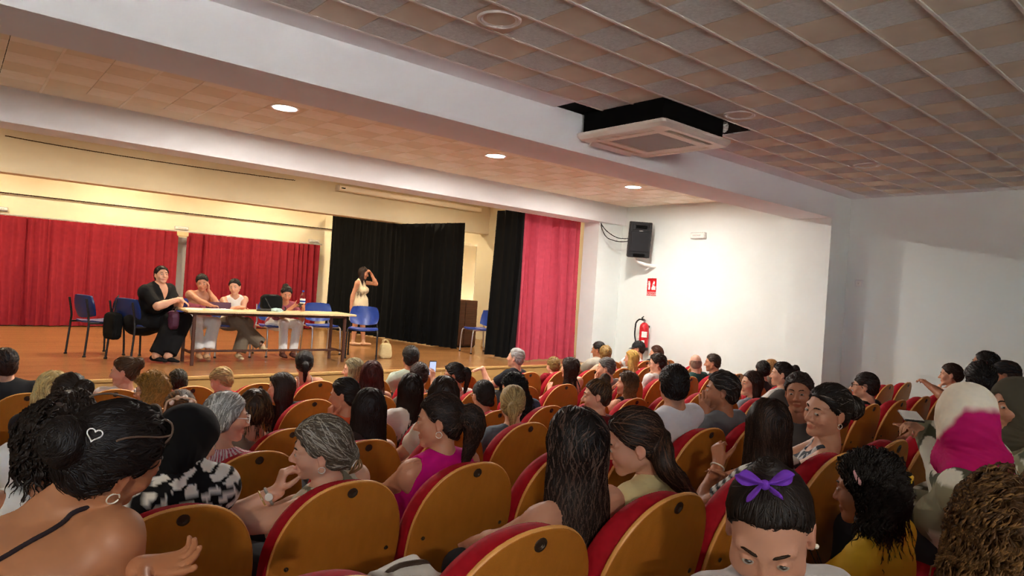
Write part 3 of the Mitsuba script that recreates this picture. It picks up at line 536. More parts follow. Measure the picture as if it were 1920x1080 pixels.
# ================================================================ people: signed-distance bodies, clothes, hair
F4 = np.float32
def axis(lo, hi, coarse, fine=()):
    out = [lo]
    while out[-1] < hi:
        x = out[-1]; h = coarse
        for a, b, f in fine:
            if a <= x < b: h = min(h, f)
            elif x < a: h = min(h, max(f, a-x))
        out.append(x+h)
    return np.array(out, F4)
class Field:
    def __init__(s, ax): s.ax = ax; s.D = np.full([len(a) for a in ax], .5, F4)
    def put(s, prim, k=0.0, op='add'):
        lo, hi, fn = prim; m = k+.05
        sl = tuple(slice(max(int(np.searchsorted(a, l-m))-1, 0), min(int(np.searchsorted(a, h+m))+1, len(a))) for a, l, h in zip(s.ax, lo, hi))
        if any(q.stop <= q.start for q in sl): return
        d = fn(s.ax[0][sl[0]][:, None, None], s.ax[1][sl[1]][None, :, None], s.ax[2][sl[2]][None, None, :]).astype(F4); D = s.D[sl]
        if op == 'add':
            o = np.minimum(D, d)
            if k > 0: h = np.maximum(k-np.abs(D-d), 0)/k; o = o-h*h*(k/4)
        else:
            d = -d; o = np.maximum(D, d)
            if k > 0: h = np.maximum(k-np.abs(D-d), 0)/k; o = o+h*h*(k/4)
        s.D[sl] = o
    def mesh(s): return surface_nets(s.D, s.ax)
    def sample(s, p, grad=False):
        ix = np.array([np.interp(p[:, i], s.ax[i], np.arange(len(s.ax[i]))) for i in range(3)])
        v = map_coordinates(s.D, ix, order=1, mode='nearest')
        if not grad: return v
        e = .004; g = np.stack([s.sample(p+np.eye(3)[i]*e)-s.sample(p-np.eye(3)[i]*e) for i in range(3)], 1)
        return v, g/(np.linalg.norm(g, axis=1, keepdims=True)+1e-9)
def surface_nets(D, ax):
    S = D < 0; nx, ny, nz = S.shape
    c = [S[a:nx-1+a, b:ny-1+b, d:nz-1+d] for a in (0, 1) for b in (0, 1) for d in (0, 1)]
    an = c[0].copy(); al = c[0].copy()
    for q in c[1:]: an |= q; al &= q
    act = an & ~al; I, J, K = np.nonzero(act); n = len(I)
    if n == 0: return np.zeros((0, 3)), np.zeros((0, 4), int)
    ids = np.full(act.shape, -1, np.int32); ids[I, J, K] = np.arange(n)
    V = {(a, b, d): D[I+a, J+b, K+d] for a in (0, 1) for b in (0, 1) for d in (0, 1)}
    P = np.zeros((n, 3), F4); C = np.zeros(n, F4)
    for A in V:
        for k in range(3):
            if A[k]: continue
            B = tuple(1 if i == k else A[i] for i in range(3)); x, y = V[A], V[B]; cr = (x < 0) != (y < 0)
            tt = np.where(cr, x/np.where(cr, x-y, 1), 0)
            for i in range(3): P[:, i] += np.where(cr, A[i]+(tt if i == k else 0), 0)
            C += cr
    P /= C[:, None]; o = np.empty((n, 3))
    for i, q in enumerate((I, J, K)): a = ax[i]; o[:, i] = a[q]+P[:, i]*(a[q+1]-a[q])
    F = []
    for k in range(3):
        a, b = [(1, 2), (2, 0), (0, 1)][k]
        lo = [slice(None)]*3; hi = [slice(None)]*3; lo[k] = slice(0, S.shape[k]-1); hi[k] = slice(1, None)
        for m in (a, b): lo[m] = slice(1, S.shape[m]-1); hi[m] = slice(1, S.shape[m]-1)
        s0, s1 = S[tuple(lo)], S[tuple(hi)]; q = np.array(np.nonzero(s0 != s1)); sg = s0[tuple(q)]
        q[a] += 1; q[b] += 1
        def cell(da, db): r = q.copy(); r[a] -= da; r[b] -= db; return ids[r[0], r[1], r[2]]
        f = np.stack([cell(1, 1), cell(0, 1), cell(0, 0), cell(1, 0)], 1); f[~sg] = f[~sg][:, ::-1]; F.append(f)
    F = np.vstack(F); F = F[(F >= 0).all(1)]; return o, F
# --- primitives: (low corner, high corner, function)
def cone(a, b, r1, r2=None, flat=None, s=1.0):
    """A round cone from a to b; along the unit vector flat it is s times as thick."""
    a = np.asarray(a, float); b = np.asarray(b, float); r2 = r1 if r2 is None else r2; u = b-a; L = float(u@u)+1e-12; R = max(r1, r2)*max(1, s)
    def fn(X, Y, Z):
        px_, py_, pz_ = X-F4(a[0]), Y-F4(a[1]), Z-F4(a[2]); t = np.clip((px_*F4(u[0])+py_*F4(u[1])+pz_*F4(u[2]))/F4(L), 0, 1)
        x, y, z = px_-t*F4(u[0]), py_-t*F4(u[1]), pz_-t*F4(u[2]); d2 = x*x+y*y+z*z
        if flat is not None: f = x*F4(flat[0])+y*F4(flat[1])+z*F4(flat[2]); d2 = d2+f*f*F4(1/s**2-1)
        return np.sqrt(np.maximum(d2, 0))-(F4(r1)+F4(r2-r1)*t)
    return np.minimum(a, b)-R, np.maximum(a, b)+R, fn
def ell(c, r, R=np.eye(3)):
    c = np.asarray(c, float); r = np.broadcast_to(np.asarray(r, float), (3,)); ext = np.sqrt(((R*r)**2).sum(1)); m = float(r.min())
    def fn(X, Y, Z):
        x, y, z = X-F4(c[0]), Y-F4(c[1]), Z-F4(c[2]); k0 = k1 = 0
        for i in range(3):
            q = (x*F4(R[0, i])+y*F4(R[1, i])+z*F4(R[2, i]))/F4(r[i]); k0 = k0+q*q; k1 = k1+(q/F4(r[i]))**2
        k0 = np.sqrt(k0); return k0*(k0-1)/np.sqrt(k1+1e-9)
    return c-ext, c+ext, fn
def cut(prim, planes):
    """Keeps the part of a primitive where (p-o).n < 0 for each (o, n)."""
    lo, hi, fn = prim
    def g(X, Y, Z):
        d = fn(X, Y, Z)
        for o, n in planes: d = np.maximum(d, (X-F4(o[0]))*F4(n[0])+(Y-F4(o[1]))*F4(n[1])+(Z-F4(o[2]))*F4(n[2]))
        return d
    return lo, hi, g
def rot(yaw, pitch=0, roll=0):
    y, p, r = np.radians([yaw, pitch, roll]); f = np.array([math.sin(y)*math.cos(p), math.cos(y)*math.cos(p), math.sin(p)]); r0 = np.array([math.cos(y), -math.sin(y), 0]); u0 = np.cross(r0, f)
    u = math.cos(r)*u0+math.sin(r)*r0; rr = math.cos(r)*r0-math.sin(r)*u0; return np.stack([rr, f, u], 1)      # columns right, forward, up

def head_prims(C, R, s, sex, age):
    P = lambda x, y, z: C+s*(R@np.array([x, y, z], float)); E = lambda c, r: ell(P(*c), np.array(r)*s, R); K = lambda a, b, r1, r2=None: cone(P(*a), P(*b), r1*s, None if r2 is None else r2*s)
    m = sex == 'm'; kid = age == 'child'; j = 1.06 if m else .97
    L = [(E((0, -.012, .030), (.074, .093, .086)), 0), (E((0, .026, -.022), (.061*j, .066, .080)), .03)]
    for x in (-1, 1):
        L += [(K((x*.047*j, .0, -.055), (x*.012, .070, -.094), .022, .016), .03), (E((x*.037, .058, -.028), (.027, .026, .027) if not kid else (.032, .03, .032)), .025),
              (K((x*.046, .068, .026), (x*.012, .082, .022), .010, .009), .014)]
    L += [(E((0, .074, -.098 if not kid else -.09), (.018, .014, .014)), .018)]
    sub = [(E((x*.031, .098, .006), (.019, .017, .012)), .012) for x in (-1, 1)]
    n = .82 if kid else 1.08 if m else 1.0
    L2 = [(K((0, .083, .012), (0, .080+.030*n, -.026), .0085, .0115*n), .012), (E((0, .078+.030*n, -.030), (.012, .012, .010)), .006)]
    for x in (-1, 1): L2 += [(E((x*.012, .094, -.033), (.008, .011, .008)), .008), (E((x*.031, .0800, .0035), (.0150, .0125, .0105)), .006)]
    L2 += [(K((-.017, .086, -.0605), (.017, .086, -.0605), .0058), .006), (E((0, .0905, -.0600), (.016, .008, .006)), .006), (E((0, .0885, -.0715), (.016, .009, .007)), .006)]
    ears = []
    for x in (-1, 1): ears += [(E((x*.079, -.012, -.004), (.0085, .019, .031)), .010), (E((x*.078, -.004, -.030), (.007, .010, .011)), .006)]
    es = [(E((x*.089, -.008, -.002), (.0075, .011, .019)), .006) for x in (-1, 1)]+[(K((-.019, .1005, -.0662), (.019, .1005, -.0662), .0045), .004)]
    return L, sub, L2, ears, es
def arm_ik(S, W, pole, l1, l2):
    d = W-S; D = np.linalg.norm(d); D2 = min(D, (l1+l2)*.995); d = d/(D+1e-9); W = S+d*D2 if D > D2 else W
    a = (l1*l1-l2*l2+D2*D2)/(2*D2); h = math.sqrt(max(l1*l1-a*a, 0)); p = np.asarray(pole, float); p = p-d*(p@d); return S+d*a+unit(p)*h, W
def hand_prims(W, d, n, side, s, curl=(.3, .35, .4, .45), thumb=.5, spread=.05, fat=1.0):
    d = unit(d); n = unit(np.asarray(n, float)-d*(np.asarray(n, float)@d)); l = np.cross(d, n)*side; out = []; k = .010*s
    o = np.array([.027, .009, -.009, -.025])*s; ln = np.array([.073, .081, .075, .059])*s
    for i in range(4):
        kn = W+d*(.084-.006*abs(i-1.2))*s+l*o[i]; out.append((cone(W+d*.012*s+l*o[i]*.6, kn, .0145*s*fat, .0108*s*fat, n, .85), .016*s))
        f = unit(d+l*(1.3-i)*spread); c = curl[i]; p = kn
        for q, fr in enumerate((.45, .31, .24)):
            a = c*(.9, 1.1, .8)[q]; f = unit(math.cos(a)*f+math.sin(a)*n) if q == 0 else unit(math.cos(a)*f+math.sin(a)*unit(n-f*(n@f)+1e-6*d))
            e = p+f*ln[i]*fr; out.append((cone(p, e, (.0094-.0011*q)*s*fat, (.0084-.0011*q)*s*fat), .003*s)); p = e
    t = unit(d*.55+l*(.25+thumb)+n*.35); p = W+d*.022*s+l*.020*s+n*.006*s
    for q, L in enumerate((.042, .033, .026)): e = p+t*L*s; out.append((cone(p, e, (.0145-.0025*q)*s*fat, (.0120-.0022*q)*s*fat), .008*s if q == 0 else .003*s)); p = e; t = unit(t+d*.25)
    return out
def cloth_noise(v, amp, f, seed): return (meshkit.fbm(v*f, 3, seed)-.5)*amp

class Person: pass
_pn = [0]
def person(label, head, look=(0, 0, 0), hip=None, facing=0, sex='f', age='adult', size=1.0, build=1.0, skin='#c98f72', hair=None, top=None, bottom=None, arms=(None, None), legs='sit',
           cell=.009, lean=(0, 0), neck=None, face=True, shoulder=0.0, hand_cell=None, brow='#2a1c14', eyes='#3a2618', lips=None, group='seated audience', floor=0.0, no_legs=False, headsize=None, gaze=None):
    q = Person(); _pn[0] += 1; rg = np.random.default_rng(_pn[0]); q.rg = rg
    key = thing('person', label, 'person', group); q.key = key
    C = np.asarray(head, float); R = rot(*look); hs = headsize or size*(.97 if sex == 'f' else 1.0); q.C, q.R, q.hs = C, R, hs
    m = sex == 'm'; hip = np.asarray(hip, float); fb = rot(facing); rb = fb[:, 0]
    N = np.asarray(neck, float) if neck is not None else C-size*(.088*R[:, 2]+.056*unit(.6*unit(C-hip)+.4*R[:, 2])+.024*fb[:, 1])
    Tt = unit(N-hip); L = np.linalg.norm(N-hip); rb = unit(rb-Tt*(rb@Tt)+0.0); fw = np.cross(Tt, rb); q.N, q.Tt, q.rb, q.fw, q.hip = N, Tt, rb, fw, hip
    sw = (.178 if m else .152)*size*(.45+.55*build); b = build*size; kid = age == 'child'
    S = [N-Tt*(.060*size)+rb*sg*sw+np.array([0, 0, shoulder*size]) for sg in (-1, 1)]; q.S = S
    tor = [(cone(hip-rb*.085*b, hip+rb*.085*b, .112*b, .112*b, fw, .88), 0), (cone(hip+Tt*.03, hip+Tt*L*.38, .135*b, (.122 if m else .108)*b, fw, .76), .05),
           (cone(hip+Tt*L*.40, N-Tt*.15*size, (.125 if m else .108)*b, (.155 if m else .128)*b, fw, .70), .06)]
    for sg, s_ in zip((-1, 1), S):
        tor += [(cone(N-Tt*.015*size, s_-Tt*.004*size, .046*size, .044*b, fw, .95), .035), (cone(N-Tt*.13*size+rb*sg*.06*b, s_-Tt*.03*size, .085*b, .052*b, fw, .8), .05)]
        if not m and not kid: tor.append((ell(N-Tt*.215*size+rb*sg*.075*b+fw*.085*b, .066*b), .05))
        else: tor.append((ell(N-Tt*.18*size+rb*sg*.075*b+fw*.055*b, .075*b), .05))
    limbs, hands, slv = [], [], []; q.W = []; q.E = []
    l1, l2 = .285*size, .245*size
    for i, sg in enumerate((-1, 1)):
        a = arms[i] or {}; Wt = a.get('w'); 
        if Wt is None: Wt = hip+fb[:, 1]*.40*size+rb*sg*.07+np.array([0, 0, .085*size])
        Wt = np.asarray(Wt, float); Eb, Wt = arm_ik(S[i], Wt, a.get('pole', rb*sg*.35+fw*.15+np.array([0, 0, -1.0])), l1, l2); q.W.append(Wt); q.E.append(Eb)
        ab = (.5+.5*build)*size*(1.1 if m else 1.0)
        limbs += [(cone(S[i], Eb, .047*ab, .038*ab), .03), (cone(Eb, Eb+(Wt-Eb)*.35, .040*ab, .039*ab), .02), (cone(Eb+(Wt-Eb)*.3, Wt, .039*ab, .025*ab), .02)]
        slv.append((S[i], Eb, Wt, ab))
        dd = a.get('d'); dd = unit(Wt-Eb) if dd is None else dd; nn = a.get('n'); nn = (np.array([0, 0, -1.0])-fw*.1) if nn is None else nn
        hands += hand_prims(Wt, dd, nn, sg, size*(.93 if not m else 1.03), a.get('curl', (.35, .4, .45, .5)), a.get('thumb', .45), a.get('spread', .06), a.get('fat', 1.0))
    leg, q.feet = [], []
    if not no_legs:
        if legs == 'sit': kn = [hip+fb[:, 1]*.41*size+rb*sg*.10*size+np.array([0, 0, .0]) for sg in (-1, 1)]; an = [np.array([k[0]+fb[0, 1]*.04, k[1]+fb[1, 1]*.04, max(floor+.075, hip[2]-.46*size)]) for k in kn]
        else: kn, an = [np.asarray(x, float) for x in legs[0]], [np.asarray(x, float) for x in legs[1]]
        for sg, k_, a_ in zip((-1, 1), kn, an):
            h = hip+rb*sg*.09*b; leg += [(cone(h, k_, .088*b, .056*b), .03), (cone(k_, k_*.6+a_*.4, .054*b, .055*b), .02), (cone(k_*.65+a_*.35, a_, .053*b, .034*b), .02)]
            q.feet.append(a_)
    q.kn, q.an = (kn, an) if not no_legs else ([], [])
    neckp = [(cone(C+R@np.array([0, -.022, -.045])*hs, N-Tt*.01, (.055 if m else .047)*hs, (.062 if m else .050)*size), .03)]
    hp, sub, h2, ears, es = head_prims(C, R, hs, sex, age)
    every = tor+limbs+hands+leg+neckp; lo = np.min([p[0][0] for p in every+hp], 0)-.03; hi = np.max([p[0][1] for p in every+hp], 0)+.03
    lo, hi = np.minimum(lo, C-.16), np.maximum(hi, C+.16); hc = hand_cell or max(cell, .011)
    lo2, hi2 = lo, hi
    ax = [axis(lo[i], hi[i], max(.019, cell*1.6), [(C[i]-.125*hs, C[i]+.125*hs, cell)]+[(w[i]-.09, w[i]+.09, hc) for w, a in zip(q.W, arms) if a and (hand_cell or a.get('fine'))]) for i in range(3)]
    q.ax = ax; f = Field(ax)
    for p, k in tor: f.put(p, k*size)
    q.torso = f.D.copy()
    for p, k in limbs: f.put(p, k*size)
    q.upper = f.D.copy()
    for p, k in leg+neckp: f.put(p, k*size)
    for p, k in hp: f.put(p, k*hs)
    for p, k in sub: f.put(p, k*hs, 'sub')
    for p, k in h2+ears: f.put(p, k*hs)
    for p, k in es: f.put(p, k*hs, 'sub')
    for p, k in hands: f.put(p, k)
    if top and top.get('trunk'): f.put(top['trunk'], .05)
    v, fc = f.mesh(); q.field = f
    # skin colour: warmer cheeks, nose, ears, knuckles; lips; short shadowed beard
    base = lin(skin); col = np.tile(base, (len(v), 1))*(1+(meshkit.fbm(v*30, 2, _pn[0])-.5)*.12)[:, None]; H = (v-C)@R/hs
    g = lambda c, r: np.exp(-((H-c)**2).sum(1)/r**2)
    red = .55*(g((.04, .06, -.03), .03)+g((-.04, .06, -.03), .03))+.5*g((0, .108, -.028), .018)+.5*(g((.085, -.01, -.005), .03)+g((-.085, -.01, -.005), .03))
    for w in q.W: red = red+.35*np.exp(-((v-w)**2).sum(1)/.10**2)
    col = col*(1-red[:, None]*np.array([-.10, .13, .13]))
    lp = np.exp(-(np.abs(H[:, 0])/.022)**4-((H[:, 2]+.0655)/.0105)**4)*(H[:, 1] > .078)*(np.linalg.norm(H, axis=1) < .14)
    lc = lin(lips) if lips else base*np.array([.82, .45, .45]); col = col*(1-lp[:, None]*.85)+lc*lp[:, None]*.85
    beard = (hair or {}).get('beard', 0)
    if beard: bb = np.clip((-.035-H[:, 2])/.03, 0, 1)*np.clip((H[:, 1]+.01)/.03, 0, 1)*(np.linalg.norm(H, axis=1) < .14); col = col*(1-beard*bb[:, None]*(1-lp[:, None]))+lin('#1d1612')*beard*bb[:, None]*(1-lp[:, None])
    if (hair or {}).get('style') in ('short', 'bald'):
        sh = (hair.get('shade', .5))*np.clip(hair_mask(H)/.012, 0, 1)*(np.linalg.norm(H, axis=1) < .16); col = col*(1-sh[:, None])+lin(hair['color'])*sh[:, None]
    scene[key] = mikit.ply((v, fc), 'm_skin', smooth=True, color=np.clip(col, 0, 1))
    ck = [C+hs*(R@np.array([x*.031, .0795, .0035])) for x in (-1, 1)]
    if face:
        for e in ck:
            m_ = trimesh.creation.icosphere(2, .0122*hs); d = unit(R[:, 1]-.12*R[:, 2]) if gaze is None else unit(np.asarray(gaze)); a = m_.vertices@d/(.0122*hs)
            mv = m_.vertices@R; mv[:, 2] *= .60; mv[:, 1] *= .8; m_.vertices = mv@R.T
            cc = np.where(a[:, None] > .945, lin('#0a0706'), np.where(a[:, None] > .80, lin(eyes), lin('#a89c92'))); m_.apply_translation(e+R[:, 1]*.0052*hs)
            part(key, 'eye', mikit.ply(m_, 'm_gloss', smooth=True, color=cc))
        for x in (-1, 1):
            pts = [C+hs*(R@np.array(p_)) for p_ in ((x*.014, .0905, .0245), (x*.026, .0895, .0305), (x*.040, .0805, .0295), (x*.049, .069, .0235))]
            m_ = tube(curve(pts, 9), np.array([.0024, .0036, .0037, .0035, .0034, .003, .0026, .002, .001])*hs*(1.15 if m else .9), 6); part(key, 'eyebrow', mikit.ply(m_, 'm_hair', smooth=True, color=np.tile(lin(brow), (len(m_.vertices), 1))))
    if top: garment(q, top, slv, leg, size, b)
    if bottom and leg: trousers(q, bottom, leg, size, b)
    if hair: make_hair(q, hair, cell)
    return q

def paint(v, nrm, spec, q):
    base = lin(spec['color']); n = len(v); c = np.tile(base, (n, 1)); L = np.stack([(v-q.N)@q.rb, (v-q.N)@q.fw, (v-q.N)@q.Tt], 1); pat = spec.get('pattern'); c2 = lin(spec.get('color2', '#ffffff'))
    if pat == 'stripes': w = np.sin(L[:, 2]*2*np.pi/spec.get('period', .02)); c = np.where((w > spec.get('duty', 0))[:, None], c2, c)
    elif pat == 'vstripes': w = np.sin(np.arctan2(L[:, 0], L[:, 1])*2*np.pi/spec.get('period', .2)); c = np.where((w > 0)[:, None], c2, c)
    elif pat == 'blotch':
        f = spec.get('freq', 14); A = meshkit.fbm(L*[f, f, f*.55]+3, 2, 5); B = meshkit.noise(L*[f*.5, f*.5, f*1.5]+9, 8); w = np.maximum(A, .0)+.35*(B-.5); c = np.where((w > spec.get('level', .55))[:, None], c2, c)
        if 'color3' in spec: w3 = meshkit.fbm(L*f*.8+31, 2, 11); c = np.where((w3 > .6)[:, None], lin(spec['color3']), c)
    elif pat == 'blocks':                       # broken white bars on black, like the printed blouse
        f = spec.get('freq', 22); a = L[:, 0]*.8+L[:, 2]*.6; bb = -L[:, 0]*.6+L[:, 2]*.8; wob = (meshkit.fbm(L*18, 2)-.5)*1.1
        row = np.floor(bb*f+wob*.5); A = a*f*.42+row*.37+wob; cell_ = np.floor(A); fr = A-cell_; fb_ = bb*f+wob*.5-row
        h = meshkit.noise(np.c_[cell_*7.3, row*3.1, cell_*0], 3); w = (fr < .62) & (fb_ > .18) & (fb_ < .82) | (np.abs(fr-.3) < .11) & (h > .45)
        c = np.where((w & (h > .22))[:, None], c2, c)
    elif pat == 'trim': pass
    return np.clip(c*(1+(meshkit.fbm(v*55, 2, 3)-.5)*.10)[:, None], 0, 1)
def garment(q, spec, slv, leg, size, b):
    kind = spec['kind']; f = Field(q.ax); N, Tt, rb, fw = q.N, q.Tt, q.rb, q.fw; off = spec.get('off', .010)*size; f.D = q.torso.copy()
    sl = {'tee': .58, 'long': 2.0, 'tank': 0, 'strap': 0, 'three': 1.5, 'wide': .55}.get(kind, 0); sl = spec.get('sleeve', sl)
    for (S, E, W, ab) in slv:
        if sl > 0:
            t = min(sl, 1); e = S+(E-S)*t; d = unit(E-S); r2 = .050+(.039-.050)*t; wide = spec.get('wide', .006 if sl < 1 else 0)
            f.put(cut(cone(S, e+d*.05, .047*ab, (r2-.002+wide)*ab), [(e, d)]) if sl < 1 else cone(S, E, .047*ab, .040*ab), .03*size)
            if sl > 1:
                t = min(sl-1, .97); e = E+(W-E)*t; d = unit(W-E); f.put(cut(cone(E, e+d*.04, .042*ab, (.040-.012*t)*ab), [(e, d)]), .02*size)
    for p in spec.get('extra', []): f.put(p, .03)
    X, Y, Z = q.ax[0][:, None, None], q.ax[1][None, :, None], q.ax[2][None, None, :]
    f.D -= F4(off)
    low = spec.get('low', -.02)              # hem height along the torso from the hip
    o = q.hip+Tt*low; f.D = np.maximum(f.D, -((X-F4(o[0]))*F4(Tt[0])+(Y-F4(o[1]))*F4(Tt[1])+(Z-F4(o[2]))*F4(Tt[2])))
    nk = spec.get('neck', 'round'); P = lambda x, y, z: N+(rb*x+fw*y+Tt*z)*size; Rb = np.stack([rb, fw, Tt], 1)
    if nk == 'round': f.put(ell(P(0, .03, .035), np.array([.078, .085, .075])*size, Rb), .006, 'sub')
    elif nk == 'crew': f.put(ell(P(0, .02, .045), np.array([.066, .072, .065])*size, Rb), .006, 'sub')
    elif nk == 'scoop': f.put(ell(P(0, .05, .03), np.array([.105, .13, .115])*size, Rb), .006, 'sub')
    elif nk == 'v':
        f.put(ell(P(0, .02, .045), np.array([.080, .080, .07])*size, Rb), .006, 'sub'); f.put(cone(P(0, .11, .03), P(0, .15, -.12), .085*size, .01), .01, 'sub')
    elif nk == 'backscoop': f.put(ell(P(0, -.06, .02), np.array([.12, .14, .14])*size, Rb), .006, 'sub'); f.put(ell(P(0, .06, .02), np.array([.10, .12, .10])*size, Rb), .006, 'sub')
    if kind == 'tank' or kind == 'strap':
        r = spec.get('arm', .075 if kind == 'tank' else .10)
        for sg, S in zip((-1, 1), q.S): f.put(cone(S+rb*sg*.03*size+Tt*.03, S+rb*sg*.06*size-Tt*.08*size, r*size, (r-.01)*size), .008, 'sub')
    if kind == 'strap':
        h = spec.get('top', -.17); o = N+Tt*h*size; f.D = np.maximum(f.D, (X-F4(o[0]))*F4(Tt[0])+(Y-F4(o[1]))*F4(Tt[1])+(Z-F4(o[2]))*F4(Tt[2]))
    v, fc = f.mesh()
    if len(v) == 0: return
    nv = cloth_noise(v, spec.get('fold', .014), np.array([11, 11, 7.]), _pn[0]); ctr = N-Tt*.2; dn = v-ctr; dn = dn/(np.linalg.norm(dn, axis=1, keepdims=True)+1e-9); v = v+dn*np.maximum(nv, -.004)[:, None]*size
    k = part(q.key, spec.get('name', 'shirt'), mikit.ply((v, fc), 'm_cloth', smooth=True, color=paint(v, None, spec, q)), spec.get('label'))
    q.shirt_v = v
    if kind == 'strap' and spec.get('straps', True):
        for sg in (-1, 1):
            t = spec.get('strap_x', .075); h = spec.get('top', -.17)
            pts = np.array([P(sg*t*.9, .16, h), P(sg*t, .10, -.03), P(sg*t, .0, .03), P(sg*t, -.10, -.04), P(sg*t*.9, -.16, h)]); c = curve(pts, 26)
            for _ in range(6):
                d, g = q.field.sample(c, True); c = c-g*np.clip(d-.004, -.03, .03)[:, None]
            m = tube(c, .0045*size, 6); part(q.key, 'strap', mikit.ply(m, 'm_cloth', smooth=True, color=np.tile(lin(spec.get('strap_color', spec['color'])), (len(m.vertices), 1))))
def trousers(q, spec, leg, size, b):
    f = Field(q.ax); b_ = b; hip, rb = q.hip, q.rb; w = spec.get('wide', 0.0)
    f.put(cone(hip-rb*.085*b, hip+rb*.085*b, .114*b, .114*b, q.fw, .9)); f.put(cone(hip, hip+q.Tt*.08, .128*b, .126*b, q.fw, .8), .04)
    for sg, k_, a_ in zip((-1, 1), q.kn, q.an):
        h = hip+rb*sg*.09*b; d = unit(a_-k_); e = k_+(a_-k_)*spec.get('length', .93)
        f.put(cone(h, k_, .089*b, (.060+w*.5)*b), .03); f.put(cut(cone(k_, e+d*.03, (.058+w*.5)*b, (.044+w)*b), [(e, d)]), .02)
    f.D -= F4(.008*size); v, fc = f.mesh(); n = cloth_noise(v, .012, np.array([12, 12, 9.]), _pn[0]+50); v = v+np.c_[n, n, n*.3]
    part(q.key, spec.get('name', 'trousers'), mikit.ply((v, fc), 'm_cloth', smooth=True, color=paint(v, None, spec, q)), spec.get('label'))
    shoe = spec.get('shoes')
    if shoe:
        for a_ in q.an:
            d = q.toe if hasattr(q, 'toe') else unit(np.array([q.fw[0], q.fw[1], -.12])); z0 = a_[2]-.07*size; s0 = np.array([a_[0], a_[1], z0+.035*size])
            F = Field([axis(s0[i]-.24, s0[i]+.24, .011) for i in range(3)]); F.put(cone(s0-d*.05*size, s0+d*.07*size, .037*size, .040*size, [0, 0, 1], .8)); F.put(cone(s0+d*.07*size, s0+d*.15*size, .040*size, .030*size, [0, 0, 1], .6), .02); F.put(cone(s0-d*.03*size, a_, .036*size, .034*size), .02)
            v, fc = F.mesh(); v[:, 2] = np.maximum(v[:, 2], z0+.003); part(q.key, 'shoe', mikit.ply((v, fc), 'm_cloth', smooth=True, color=np.tile(lin(shoe), (len(v), 1))))

